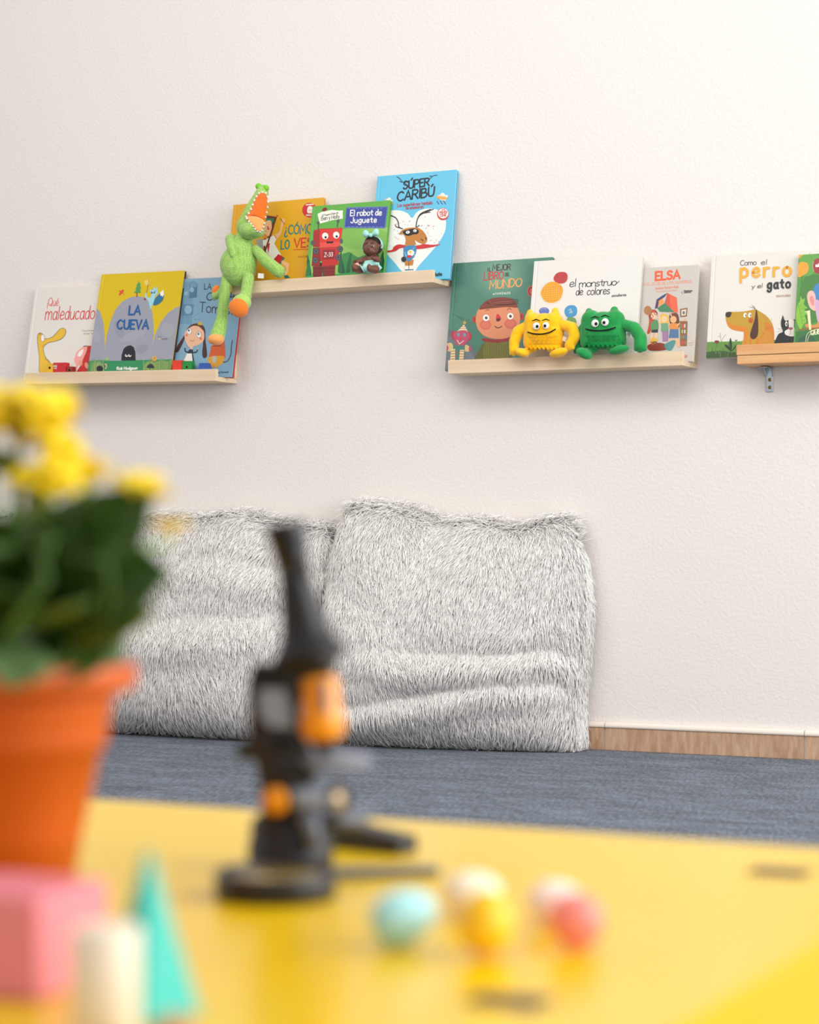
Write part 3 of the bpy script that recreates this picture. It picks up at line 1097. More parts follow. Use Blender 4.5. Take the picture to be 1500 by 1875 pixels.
A.ell('#d5563f', 992, 480, 36, 56)
A.ell('#2f3436', 994, 480, 26, 44)
A.ell('#d5563f', 996, 480, 18, 32)
A.poly('#5e5f28', '400,1180 470,1060 520,1000 740,985 780,1060 790,1250 400,1250', False)
A.poly('#74702c', '520,1010 640,1030 740,1010 760,1180 500,1190', True)
for k in range(12):
    A.line('#4f5426', 4, [(490 + 24 * k, 1040), (486 + 25 * k, 1200)], False)
A.poly('#8f2c30', '495,975 620,990 750,960 757,1005 620,1025 490,1005', True)
A.ell('#b84338', 402, 780, 26, 36)
A.ell('#b84338', 896, 748, 24, 40)
A.ell('#9d2f2c', 404, 782, 15, 24)
A.ell('#9d2f2c', 896, 750, 14, 26)
A.poly('#d98b64', '420,720 450,660 520,610 640,590 760,600 850,650 880,740 875,830 830,920 740,975 620,985 510,955 440,890 412,800', True)
A.ell('#cf6a55', 515, 835, 62, 54)
A.ell('#cf6a55', 780, 825, 66, 56)
A.ell('#d4735b', 515, 835, 40, 34)
A.ell('#d4735b', 780, 825, 42, 34)
A.poly('#7b3c2c', '448,672 490,610 560,565 660,545 770,552 830,590 855,640 840,655 740,648 600,660 500,670', True)
for k in range(9):
    A.line(random.choice(('#5c2a22', '#93513a')), 7, [(470 + 10 * k, 655 - 9 * k), (620, 590 + 6 * k), (800 + 5 * k, 575 + 7 * k)])
for k in range(5):
    A.line('#4a231d', 3, [(790, 560 + 10 * k), (862, 570 + 10 * k)], False)
for x, y in ((522, 762), (778, 745)):
    A.ell('#f3efe7', x, y, 33, 34)
    A.ell('#33231f', x + 2, y, 15, 16)
    A.ell('#f3efe7', x + 6, y - 5, 3)
A.poly('#c8323a', '632,730 655,728 680,770 660,798 632,795', True)
A.poly('#5a2a2a', '630,770 675,772 660,797 634,796', True)
A.line('#2b1d1b', 9, '615,852 640,866 665,864 688,850')
A.line('#4c2820', 5, '515,690 532,676 555,682')
A.line('#4c2820', 5, '742,680 768,660 788,678')
# puppet
A.poly('#e2d5b3', '218,905 288,828 330,908', False)
for k in range(4):
    A.line('#a8433a', 6, [(236 + 12 * k, 895 - 20 * k), (322 - 10 * k, 898 - 20 * k)], False)
A.poly('#b9a24a', '270,790 290,810 300,775 305,812 325,800 300,832 285,830', False)
A.ell('#b03a44', 180, 945, 28, 48)
A.ell('#b03a44', 342, 955, 28, 46)
A.poly('#b64a66', '190,912 330,908 330,1000 280,1060 232,1092 205,1050 188,990', True)
A.ell('#5c9aa0', 230, 940, 14, 20)
A.ell('#5c9aa0', 296, 942, 14, 20)
A.ell('#c23a36', 254, 982, 12)
A.line('#e9dcc4', 12, '215,1000 240,1042 285,1005', False)
A.line('#3a2424', 4, '210,998 240,1048 290,1002', False)
A.poly('#cdb47c', '108,1040 160,1030 175,1100 120,1115', True)
A.poly('#cdb47c', '300,1050 340,1060 355,1110 300,1115', True)
A.ell('#b64a66', 110, 1080, 16, 26)
A.ell('#b64a66', 352, 1090, 14, 26)
A.poly('#477a6d', '175,1050 300,1055 285,1240 165,1240', False)
A.poly('#d8c49a', '150,1095 195,1090 195,1240 140,1240', False)
A.poly('#d8c49a', '245,1100 292,1100 280,1240 235,1240', False)
for k in range(4):
    A.line('#9b3a34', 6, [(150, 1115 + 28 * k), (195, 1112 + 28 * k)], False)
    A.line('#9b3a34', 6, [(242, 1115 + 28 * k), (288, 1115 + 28 * k)], False)
A.ell('#c23a36', 215, 1128, 9)
A.ell('#c23a36', 208, 1168, 9)
A.done()

# white book with coloured buttons
b = book(3, (978.6, 477.5), (1176.9, 467.2), 0.082, 10.5, 'white picture book with coloured buttons and black handwritten title', '#dedad3', th=0.011)
A = Art(b, *Z6)
A.ell('#d6cfc6', 392, 244, 55, 46)
A.poly('#b63434', '345,225 375,198 420,195 443,215 440,255 415,278 370,278 342,255', True)
A.ell('#d9d2c8', 326, 352, 90, 84)
A.poly('#e39c1d', '250,330 285,285 330,266 380,280 408,315 405,360 380,405 320,425 270,405 246,365', True)
for k in range(7):
    A.line('#c9851a', 3, [(255 + 3 * k, 315 + 16 * k), (400 - 4 * k, 300 + 17 * k)], False)
    A.line('#efb545', 3, [(275 + 18 * k, 290), (270 + 18 * k, 405)], False)
for k in range(5):
    A.ell('#8e2628', 365 + 14 * k, 225 + 9 * (k % 3), 3)
A.poly('#3f8fc4', '424,470 450,445 495,443 515,470 510,510 480,530 440,530 422,500', True)
A.line('#c9d2b8', 4, '450,480 470,470 465,490 480,485')
A.line('#c9d2b8', 4, '455,500 480,495')
A.ell('#5b6fb5', 270, 485, 38, 28)
A.line('#9aa8d8', 4, '245,480 262,465 285,470')
A.poly('#6b9a5a', '440,540 475,530 505,545 505,590 445,590', True)
A.text('#24242a', 6, 'el', 458, 308, 506, 302, 58, 0.1, 0.08)
A.text('#24242a', 6, 'monstruo', 530, 308, 806, 292, 50, 0.1, 0.06)
A.line('#24242a', 5, '800,285 815,275 828,262')
A.text('#24242a', 6, 'de', 505, 368, 556, 364, 54, 0.1, 0.08)
A.text('#24242a', 6, 'colores', 588, 366, 756, 358, 56, 0.1, 0.1)
A.text('#3a3a3e', 3.5, 'annallenas', 772, 380, 880, 372, 18, 0, 0.16)
A.done()

# grey paperback
b = book(3, (1174, 492.3), (1279.8, 483.3), 0.064, 9.5, 'light grey paperback with orange-red capital title and children under a kite', '#c4bcb3', th=0.011, soft=True, back='#d8d2ca')
A = Art(b, *Z6)
OR = '#e2572f'
A.text(OR, 17, 'ELSA', 1098, 256, 1276, 242, 60, 0.02, 0.2)
A.text('#d98a6c', 4, 'Y EL CLUB DE LOS NUMEROS', 1008, 298, 1364, 276, 20, 0, 0.28)
A.text('#d98a6c', 4, 'Andrea Navarro Ruiz', 1096, 326, 1268, 312, 20, 0, 0.2)
A.text('#d9a58c', 3, 'ilustraciones de Cristina', 1105, 346, 1260, 334, 12, 0, 0.2)
A.text('#4a4a4c', 3, 'Plataforma', 1310, 342, 1370, 338, 12, 0, 0.2)
A.text('#4a4a4c', 3, 'Editorial', 1310, 352, 1358, 349, 12, 0, 0.2)
A.line('#6a6a6a', 3, '1300,338 1290,347 1300,358', False)
A.poly('#e2613c', '1185,350 1255,385 1265,498 1240,495 1165,425', False)
A.poly('#c64f3a', '1185,350 1200,360 1210,470 1165,425', False)
A.poly('#3c7a55', '1165,425 1240,495 1130,490 1110,465', False)
A.poly('#e8923c', '1120,410 1150,385 1160,420 1125,455', False)
A.poly('#2d3a66', '1185,350 1165,380 1120,410 1105,400 1140,375', False)
A.poly('#55315f', '1105,400 1122,412 1115,460 1092,470', False)
# children
A.poly('#b6452f', '1045,500 1070,475 1100,480 1110,520 1085,560 1060,640 1035,650 1050,570', True)
A.ell('#f0bd97', 1085, 520, 22, 26)
A.line('#2a2a2e', 4, '1052,522 1068,510 1080,525 1068,538 1052,522')
A.line('#2a2a2e', 4, '1085,500 1100,488 1110,500 1100,514 1085,500')
A.ell('#a8703f', 1040, 480, 28, 34)
A.poly('#4e8b57', '1065,575 1110,550 1118,620 1070,630', True)
A.poly('#2d2f38', '1070,625 1116,620 1115,645 1065,645', False)
A.poly('#f0bd97', '1062,645 1080,645 1070,740 1050,740', False)
A.poly('#f0bd97', '1095,645 1112,645 1100,740 1085,740', False)
A.poly('#d8b24a', '1135,520 1160,505 1190,520 1195,580 1130,580', True)
A.ell('#f0bd97', 1162, 545, 22, 24)
A.poly('#6a9a72', '1140,575 1190,575 1195,635 1138,635', False)
A.poly('#8a5a8a', '1145,635 1192,635 1190,710 1150,710', False)
for k in range(4):
    A.line('#c9a8c4', 3, [(1150 + 10 * k, 640), (1152 + 10 * k, 705)], False)
A.poly('#6d3b22', '1200,520 1225,500 1265,510 1275,600 1250,610 1210,590', True)
A.ell('#e2a97c', 1230, 548, 24, 26)
A.poly('#d8873c', '1205,580 1262,580 1262,625 1205,620', True)
A.poly('#4d6f94', '1205,618 1268,620 1270,685 1195,685', False)
A.poly('#e2a97c', '1205,685 1225,685 1225,750 1205,750', False)
A.poly('#e2a97c', '1240,685 1262,685 1285,750 1262,755', False)
A.line('#f0bd97', 12, '1130,570 1128,520 1140,500')
A.line('#e2a97c', 12, '1260,590 1300,560 1318,545')
A.line('#e2a97c', 10, '1215,520 1205,495', False)
A.poly('#8a5a35', '1278,560 1335,560 1330,745 1280,745', False)
for j in range(4):
    for k in range(5):
        A.poly(random.choice(('#c0503c', '#4d7a94', '#d8b45a', '#e8ddc8', '#5f8a5a')), [(1284 + 9 * k, 582 + 42 * j), (1291 + 9 * k, 582 + 42 * j), (1291 + 9 * k, 608 + 42 * j), (1284 + 9 * k, 608 + 42 * j)])
A.poly('#8a5a35', '1280,470 1335,460 1330,525 1282,530', False)
A.poly('#d9cdb8', '1290,478 1326,472 1322,516 1290,520', False)
A.ell('#5a6a74', 1307, 498, 9, 13)
A.poly('#8a3a2c', '1040,740 1110,720 1180,735 1175,772 1060,778', True)
A.ell('#b56b44', 1085, 715, 24, 22)
A.poly('#e2b03c', '1062,700 1085,682 1112,695 1108,708 1068,712', True)
A.line('#2a2a2e', 4, '1078,722 1090,712 1102,722 1090,732 1078,722')
A.poly('#4f8a8a', '1165,735 1230,700 1245,720 1215,775 1180,770', True)
A.line('#e0a07c', 3, '1340,722 1395,716', False)
A.line('#e0a07c', 3, '1340,738 1395,732', False)
A.text('#d0603c', 4, 'EJ', 1312, 830, 1330, 826, 16, 0)
A.done()

# white book with the dog
b = book(4, (1303.6, 467.2), (1482, 459.5), 0.066, 9, 'white picture book with an ochre dog and a black cat on grass', '#dcd7cd', th=0.011)
A = Art(b, *Z7)
A.poly('#5f8a3c', '100,1205 300,1200 560,1195 900,1180 1500,1160 1500,1500 90,1500', False)
A.poly('#35552a', '100,1330 300,1305 520,1330 900,1330 900,1500 80,1500', False)
for k in range(70):
    x = random.uniform(165, 1150)
    y = random.uniform(1215, 1370)
    A.line(random.choice(('#4a7a34', '#7a9f45', '#2f4f28', '#86a84e')), 4, [(x, y + 40), (x + random.uniform(-14, 14), y - 25)], False)
for pl in ('440,1310 425,1220 440,1155 458,1230 450,1310', '440,1310 395,1275 368,1232 415,1250 448,1300', '445,1310 480,1270 508,1228 495,1275 455,1310'):
    A.poly('#243a24', pl, True)
A.line('#8a9a5a', 4, '330,1200 318,1140 292,1140')
A.line('#8a9a5a', 4, '320,1150 318,1098')
A.line('#8a9a5a', 4, '335,1200 355,1150 385,1115')
A.poly('#7a3038', '252,1192 280,1185 305,1195 290,1218 262,1215', True)
A.line('#35552a', 4, '275,1215 278,1265', False)
A.poly('#5a4a2a', '482,1165 500,1182 525,1175 505,1195', True)
DG = '#b98f25'
A.poly(DG, '380,880 395,852 450,848 560,845 660,832 735,820 800,850 870,900 925,970 952,1060 950,1180 930,1260 600,1260 598,1150 605,1085 560,1070 470,1060 415,1020 388,950', True)
A.poly('#d07c1e', '395,960 470,1000 560,1020 640,1040 600,1080 470,1060 415,1020', True)
A.poly('#c9761c', '850,980 930,1010 955,1080 950,1200 900,1260 850,1180', True)
A.poly('#c4842a', '790,1120 850,1070 910,1080 935,1140 930,1260 790,1260 775,1180', True)
A.poly('#cf7a1f', '598,1080 650,1080 640,1160 632,1260 595,1260', False)
A.poly('#c9761c', '665,1150 690,1150 685,1260 660,1260', False)
A.poly('#c9761c', '745,1170 775,1150 770,1260 740,1260', False)
for k in range(50):
    x = random.uniform(660, 930)
    y = random.uniform(900, 1180)
    A.line(random.choice(('#a87a20', '#caa23a', '#b0701f')), 3, [(x, y), (x + 6, y + 26)], False)
A.poly('#4a2418', '742,825 752,830 765,920 770,1060 755,1140 715,1172 682,1158 672,1120 690,1050 725,940', True)
A.poly('#33231c', '382,880 395,852 450,850 445,890 420,914 390,905', True)
for x in (612, 668):
    A.ell('#f2eee4', x, 886, 18, 28, -15)
    A.ell('#1d1c1c', x + 8, 888, 6, 12)
A.ell('#b8521f', 682, 950, 28, 30)
for pl in ('735,822 705,800 668,790', '735,822 715,790 692,768', '735,822 728,800 708,778'):
    A.line('#3a2a20', 3, pl)
CT = '#1c1c20'
A.poly(CT, '1038,960 1050,920 1060,888 1085,950 1135,945 1230,940 1260,1000 1250,1120 1180,1190 1170,1250 970,1250 975,1180 1010,1110 1060,1080 1040,1020', True)
A.poly('#e9e4da', '1130,945 1190,945 1195,1040 1240,1090 1220,1130 1150,1138 1090,1115 1085,1075 1130,1040', True)
A.ell('#e9e4da', 1102, 990, 15, 30)
A.ell('#3a5a74', 1104, 995, 8, 16)
A.ell('#e9e4da', 1222, 990, 12, 28)
A.poly('#a8555a', '1120,1042 1150,1030 1182,1040 1160,1062 1140,1060', True)
A.line('#2a2426', 4, '1150,1060 1150,1105 1135,1118')
A.line('#6a5f58', 2, '1060,1050 1000,1048', False)
A.line('#6a5f58', 2, '1060,1062 995,1085', False)
A.line('#3f3a3a', 6, '1165,1150 1160,1200', False)
A.line('#3f3a3a', 6, '1120,1160 1118,1200', False)
BKK = '#3a2a2c'
A.text(BKK, 6, 'Como', 556, 300, 745, 290, 60, 0.04, 0.1)
A.text(BKK, 6, 'el', 800, 290, 870, 286, 60, 0.12, 0.12)
A.text('#eda52f', 34, 'perro', 562, 438, 1150, 420, 165, 0.02, 0.36)
A.text(BKK, 6, 'y', 690, 570, 726, 566, 48, 0.1)
A.text(BKK, 6, 'el', 758, 568, 818, 560, 50, 0.12, 0.12)
A.text('#25252b', 25, 'gato', 878, 575, 1145, 560, 105, 0.02, 0.34)
A.text('#b58a74', 4, 'EDU FLORES', 985, 672, 1150, 664, 20, 0, 0.34)
A.done()

# green jungle book at the right edge
b = book(4, (1463.0, 465.5), (1640, 457), 0.085, 10.5, 'green jungle picture book in front of the dog book', '#4f8a3a', th=0.010)
A = Art(b, *Z7)
A.poly('#3f7a33', '1290,500 1400,400 1520,480 1500,900 1350,980 1240,850', True)
A.poly('#5f9a3f', '1270,180 1500,180 1500,300 1380,420 1290,380', True)
A.poly('#e29a2c', '1240,300 1265,262 1310,256 1350,275 1365,325 1350,375 1310,410 1240,432', True)
A.poly('#e29a2c', '1250,165 1300,165 1265,205 1245,215', True)
A.line('#b5741c', 3, '1245,400 1290,340 1340,290')
A.ell('#9a2f34', 1475, 305, 66, 92)
A.line('#e5d8cc', 3, '1425,250 1412,305 1425,365')
A.text('#f2ece4', 7, 'nubeOCHO', 1448, 315, 1580, 305, 40, 0.05)
A.ell('#3a7fb8', 1490, 610, 72, 105)
A.poly('#e4b3a4', '1345,660 1370,605 1410,598 1440,640 1450,720 1455,820 1420,830 1370,780', True)
A.poly('#d48a80', '1375,690 1400,655 1425,690 1430,770 1400,760', True)
A.poly('#c9a2c0', '1440,720 1500,740 1500,960 1465,940', True)
A.poly('#7fb53a', '1230,780 1260,720 1270,660 1290,700 1320,690 1310,760 1350,800 1310,820 1360,860 1320,890 1340,960 1300,1000 1270,1060 1235,1000 1215,900', True)
A.line('#4f8a2c', 5, '1240,760 1265,860 1290,990')
for k in range(5):
    A.line('#4f8a2c', 4, [(1250 + 8 * k, 790 + 40 * k), (1310 + 6 * k, 740 + 50 * k)], False)
A.poly('#2f6a34', '1215,1080 1500,1040 2600,980 2600,1300 1200,1300', False)
for k in range(16):
    x_, y_ = 1560 + 55 * k, 400 + 130 * (k % 6)
    A.poly(('#3f7a33', '#6aa23f', '#2f6a34')[k % 3], [(x_, y_), (x_ + 60, y_ - 70), (x_ + 130, y_ - 60), (x_ + 110, y_ + 20), (x_ + 40, y_ + 50)], True)
A.poly('#24573a', '1260,1160 1330,1120 1420,1150 1440,1230 1240,1230', True)
A.line('#8a5a2c', 18, '1250,1060 1330,1050 1500,1035')
A.poly('#c98a4a', '1320,1000 1360,990 1440,1000 1500,950 1500,1020 1430,1035 1340,1030', True)
A.poly('#e9dfae', '1310,848 1380,828 1395,1060 1372,1060 1345,850', False)
A.line('#e5dca8', 6, '1330,1200 1340,1130 1380,1080 1450,1055 1500,1050')
A.line('#e5dca8', 5, '1350,1200 1365,1140 1400,1105 1480,1085')
A.text('#efe8c0', 9, 'QUE', 1390, 1120, 1500, 1105, 50, 0.05)
A.done()

# ------------------------------------------------------------------ plush fabric materials
def knit_material(name, c1, c2, scale=150, dist=0.003):
    m = bpy.data.materials.new(name)
    m.use_nodes = True
    nt = m.node_tree
    b = nt.nodes['Principled BSDF']
    b.inputs['Roughness'].default_value = 0.9
    b.inputs['Specular IOR Level'].default_value = 0.15
    b.inputs['Sheen Weight'].default_value = 0.3
    tc = nt.nodes.new('ShaderNodeTexCoord')
    mp = nt.nodes.new('ShaderNodeMapping')
    mp.inputs['Scale'].default_value = (1, 0.7, 1.15)
    nt.links.new(tc.outputs['Object'], mp.inputs[0])
    v = nt.nodes.new('ShaderNodeTexVoronoi')
    v.inputs['Scale'].default_value = scale
    v.inputs['Randomness'].default_value = 0.35
    nt.links.new(mp.outputs[0], v.inputs['Vector'])
    r = nt.nodes.new('ShaderNodeValToRGB')
    r.color_ramp.elements[0].position, r.color_ramp.elements[0].color = 0.2, (*lin(c1), 1)
    r.color_ramp.elements[1].position, r.color_ramp.elements[1].color = 0.75, (*lin(c2), 1)
    nt.links.new(v.outputs['Distance'], r.inputs[0])
    nt.links.new(r.outputs[0], b.inputs['Base Color'])
    bp = nt.nodes.new('ShaderNodeBump')
    bp.invert = True
    bp.inputs['Strength'].default_value = 0.6
    bp.inputs['Distance'].default_value = dist
    nt.links.new(v.outputs['Distance'], bp.inputs['Height'])
    nt.links.new(bp.outputs[0], b.inputs['Normal'])
    return m


M_KNIT = knit_material('green_knit', '#b2d57a', '#86b44e', 230, 0.002)
M_KNIT_L = mat('green_fleece', '#a8d06c', 0.9, 0.15, bump=(500, 0.3, 0.001), sheen=0.3)
M_ORANGE = mat('orange_felt', '#f5842f', 0.85, 0.2, bump=(400, 0.2, 0.001), sheen=0.3)
M_PEACH = mat('peach_felt', '#fba95f', 0.85, 0.2, bump=(400, 0.2, 0.001), sheen=0.3)
M_DORANGE = mat('deep_orange_felt', '#ee6f1d', 0.85, 0.2, bump=(400, 0.2, 0.001), sheen=0.3)
M_WHITE = mat('white_felt', '#f2ede4', 0.8, 0.2)
M_BLACK = mat('black_thread', '#1d1b1c', 0.7, 0.2)
M_TAGW = mat('white_tag', '#efece6', 0.6, 0.2)


def px(zz, x, y, Y):
    ox, oy, s = zz
    return at(x / s + ox, y / s + oy, Y)


def pm(zz, n, Y=-0.11, x=750):
    """length in metres of n crop pixels near the wall"""
    ox, oy, s = zz
    d = ray(x, 600)
    return n / s * ((Y - CAM.y) / d.y) / FPX


# ------------------------------------------------------------------ crocodile
cr = empty('plush_crocodile', at(437, 512, -0.115), 'green knitted plush crocodile with open orange mouth dangling its legs', 'plush toy')
z = lambda x, y, Y: px(Z3, x, y, Y)
q = lambda n: pm(Z3, n, -0.11, 450)
body = [('c', z(455, 660, -.115), q(88), z(420, 850, -.118), q(165)), ('e', z(392, 960, -.118), (q(215), q(175), q(205))), ('c', z(420, 840, -.118), q(140), z(395, 1010, -.118), q(190))]
blob('body', body, M_KNIT, cr, 0.0035, 5)
head = [('c', z(470, 560, -.118), q(105), z(560, 420, -.105), q(118)), ('c', z(560, 420, -.105), q(118), z(648, 190, -.085), q(72)), ('e', z(530, 600, -.135), (q(135), q(120), q(95))), ('c', z(648, 190, -.085), q(70), z(652, 165, -.083), q(62)), ('e', z(600, 615, -.145), (q(72), q(80), q(60)))]
hd = blob('head', head, M_KNIT, cr, 0.0032, 5)
blob('nostrils', [('e', z(608, 125, -.088), q(36)), ('e', z(688, 142, -.088), q(34))], mat('bright_green_felt', '#7cc43a', 0.9, 0.1), hd, 0.002, 3)


def pad(name, outline, depth, m, parent, bulge=0.004, back=0.006, rings=5):
    """cushioned panel: outline points [(x, y)] in the crop, depth a function of (x, y)"""
    bm = bmesh.new()
    P = [(outline[-1])] + list(outline) + [outline[0], outline[1]]
    o = spline(P, 4)[4:-4]
    cx_ = sum(p[0] for p in o) / len(o)
    cy_ = sum(p[1] for p in o) / len(o)
    prev = None
    rr = []
    for k in range(rings + 1):
        f = 1 - k / rings * 0.999
        ring = []
        for x, y in o:
            X, Y_ = cx_ + (x - cx_) * f, cy_ + (y - cy_) * f
            d = depth(X, Y_) - bulge * (1 - f * f)
            ring.append(bm.verts.new(px(Z3, X, Y_, d)))
        rr.append(ring)
    base_ = [bm.verts.new(px(Z3, x, y, depth(x, y) + back)) for x, y in o]
    n = len(o)
    for a, b_ in zip([base_] + rr, rr):
        for k in range(n):
            bm.faces.new((a[k], a[(k + 1) % n], b_[(k + 1) % n], b_[k]))
    bm.faces.new(rr[-1])
    bm.faces.new(base_[::-1])
    return from_bm(name, bm, m, parent, True)


def up_d(x, y):
    # the palate: from the throat (y=450) back and up to the snout (y=200)
    t = (470 - y) / 270
    return -0.1425 + 0.029 * t + 0.006 * abs((x - (500 + 150 * max(t, 0))) / 120) ** 2


def low_d(x, y):
    t = (y - 450) / 160
    return -0.143 - 0.024 * t


pal = pad('palate', [(478, 455), (520, 380), (552, 300), (598, 215), (640, 196), (685, 205), (702, 260), (696, 350), (684, 440), (668, 486), (600, 450), (540, 438)], up_d, M_DORANGE, cr, 0.002, 0.012)
ton = pad('tongue', [(480, 458), (540, 442), (605, 455), (664, 492), (660, 540), (645, 590), (610, 606), (570, 575), (525, 520)], low_d, M_PEACH, cr, 0.003, 0.012)
TE_ = [(478, 452), (505, 415), (528, 372), (545, 325), (562, 278), (585, 235), (612, 202), (648, 190), (682, 200), (702, 240), (706, 295), (702, 350), (692, 405), (682, 455)]
TL_ = [(484, 470), (505, 500), (525, 525), (548, 552), (570, 582), (595, 605), (622, 612), (645, 596), (660, 560), (668, 520)]
for pts, fn in ((TE_, up_d), (TL_, low_d)):
    for i, (x, y) in enumerate(pts):
        x2, y2 = pts[min(i + 1, len(pts) - 1)] if i < len(pts) - 1 else pts[i - 1]
        p = px(Z3, x, y, fn(x, y) - 0.002)
        cc = px(Z3, 600, 440, fn(600, 440) - 0.004)
        d = (cc - p).normalized()
        bm = bmesh.new()
        add_lathe(bm, [(q(15), 0), (q(9), q(8)), (q(1), q(20))], 8, axis_matrix(p - d * q(8), p))
        from_bm('tooth', bm, M_WHITE, cr, True)
# limbs
arm1 = [('c', z(312, 695, -.120), q(66), z(330, 790, -.145), q(62)), ('c', z(330, 790, -.145), q(62), z(338, 862, -.152), q(46))]
blob('arm', arm1, M_KNIT, cr, 0.003, 4)
arm2 = [('c', z(575, 800, -.118), q(52), z(690, 930, -.122), q(66)), ('c', z(690, 930, -.122), q(66), z(828, 1038, -.119), q(70))]
blob('arm', arm2, M_KNIT, cr, 0.003, 4)
leg1 = [('c', z(272, 1090, -.130), q(62), z(240, 1300, -.135), q(60)), ('c', z(240, 1300, -.135), q(60), z(212, 1560, -.138), q(62)), ('c', z(212, 1560, -.138), q(66), z(165, 1735, -.150), q(84))]
lg = blob('leg', leg1, M_KNIT, cr, 0.003, 4)
ball('toe_cap', z(150, 1765, -.158), (q(94), q(80), q(62)), M_PEACH, lg)
leg2 = [('c', z(498, 1110, -.135), q(64), z(470, 1300, -.150), q(60)), ('c', z(470, 1300, -.150), q(66), z(418, 1390, -.165), q(96))]
lg = blob('leg', leg2, M_KNIT, cr, 0.003, 4)
ball('foot_cover', z(425, 1372, -.165), (q(112), q(80), q(92)), M_KNIT_L, lg)
Rm = Euler((math.radians(15), math.radians(18), math.radians(12))).to_matrix()
ball('sole', z(392, 1428, -.180), (q(112), q(50), q(102)), M_ORANGE, lg, Rm)
tl = blob('tail', [('c', z(330, 1060, -.126), q(55), z(215, 1260, -.124), q(50)), ('c', z(215, 1260, -.124), q(50), z(140, 1310, -.122), q(36)), ('c', z(140, 1310, -.122), q(36), z(125, 1270, -.118), q(24))], M_KNIT, cr, 0.003, 4)
ball('tail_tip', z(150, 1240, -.118), (q(46), q(30), q(60)), M_ORANGE, tl, Euler((0, math.radians(35), 0)).to_matrix())
bm = bmesh.new()
c0 = z(632, 1085, -.116)
add_box(bm, (-.008, -.0008, -.0065), (.008, .0008, .0065), 0.0004, Matrix.Translation(c0) @ Euler((0.1, 0.1, 0.3)).to_matrix().to_4x4())
from_bm('care_tag', bm, M_TAGW, cr)
keep_world(cr)

# ------------------------------------------------------------------ baby doll
z = lambda x, y, Y: px(Z4, x, y, Y)
q = lambda n: pm(Z4, n, -0.11, 690)
M_SKIN = mat('brown_vinyl', '#6d4434', 0.38, 0.4, bump=(200, 0.05, 0.001))
M_HAIR = mat('dark_vinyl_hair', '#2c201d', 0.6, 0.3, bump=(700, 0.5, 0.002))
M_MINT = mat('mint_cloth', '#a9e0d6', 0.85, 0.2, bump=(600, 0.3, 0.001))
M_PINKC = mat('pale_pink_cloth', '#efb6a6', 0.85, 0.2)
dl = empty('baby_doll', at(683, 500, -0.112), 'small brown baby doll in mint headband and nappy sitting on the ledge', 'doll')
hc = z(680, 732, -.110)
bd = [('e', z(678, 735, -.110), (q(78), q(78), q(80))), ('e', z(660, 765, -.124), (q(56), q(50), q(48))), ('e', z(655, 748, -.1385), (q(8), q(9), q(9))),
      ('e', z(628, 770, -.124), q(24)), ('e', z(690, 775, -.124), q(26)),
      ('c', z(680, 810, -.108), q(36), z(672, 850, -.108), q(58)), ('e', z(672, 890, -.110), (q(74), q(58), q(66))),
      ('c', z(630, 845, -.112), q(30), z(590, 862, -.124), q(26)), ('c', z(590, 862, -.124), q(26), z(545, 868, -.134), q(20)),
      ('c', z(720, 840, -.112), q(32), z(735, 850, -.128), q(28)), ('c', z(735, 850, -.128), q(28), z(700, 838, -.142), q(20)),
      ('e', z(762, 725, -.108), (q(10), q(12), q(20))),
      ('c', z(640, 925, -.125), q(38), z(560, 935, -.138), q(38)), ('c', z(560, 935, -.138), q(38), z(535, 925, -.156), q(34)),
      ('c', z(700, 935, -.125), q(38), z(715, 935, -.142), q(38)), ('c', z(715, 935, -.142), q(36), z(670, 930, -.158), q(32)),
      ('e', z(520, 908, -.160), (q(18), q(20), q(28))), ('e', z(658, 918, -.165), (q(22), q(20), q(32)))]
sk = blob('body', bd, M_SKIN, dl, 0.0016, 3)
for i, (dx, dy) in enumerate(((-22, -8), (-10, -16), (4, -12), (-24, 8), (-8, 14))):
    p0 = z(540, 868, -.136)
    bm = bmesh.new()
    add_tube(bm, [p0, z(540 + dx * .7, 868 + dy * .7, -.140), z(540 + dx, 868 + dy, -.138)], [q(7), q(6), q(4)], 8)
    from_bm('finger', bm, M_SKIN, dl, True)
    p0 = z(700, 838, -.142)
    bm = bmesh.new()
    add_tube(bm, [p0, z(700 + dx * .8, 838 + dy * .7, -.146), z(700 + dx, 838 + dy, -.144)], [q(7), q(6), q(4)], 8)
    from_bm('finger', bm, M_SKIN, dl, True)
blob('hair', [('e', z(690, 708, -.104), (q(79), q(80), q(70))), ('e', z(715, 735, -.100), (q(66), q(70), q(66)))], M_HAIR, dl, 0.0018, 3)
# headband: a ring tilted round the head, with a bow
bm = bmesh.new()
pts = []
for k in range(29):
    a = math.pi * (-0.08 + 1.16 * k / 28)
    pts.append(hc + Vector((math.cos(a) * q(86) + math.sin(a) * q(8) + q(6), 0.002 + 0.004 * math.cos(a), math.sin(a) * q(86) - q(0))))
bands = []
for p in pts:
    d = (p - hc).normalized()
    bands.append([bm.verts.new(p + Vector((0, s_ * 0.0045, 0)) + d * t_) for s_, t_ in ((-1, 0), (-1, .0016), (1, .0016), (1, 0))])
for a, b_ in zip(bands, bands[1:]):
    for k in range(4):
        bm.faces.new((a[k], a[(k + 1) % 4], b_[(k + 1) % 4], b_[k]))
bm.faces.new(bands[0])
bm.faces.new(bands[-1][::-1])
hb = from_bm('headband', bm, M_MINT, dl, True)
bow = [[(668, 632), (640, 590), (612, 592), (598, 625), (622, 655), (650, 648)], [(676, 628), (700, 585), (722, 572), (744, 592), (740, 630), (706, 642)]]
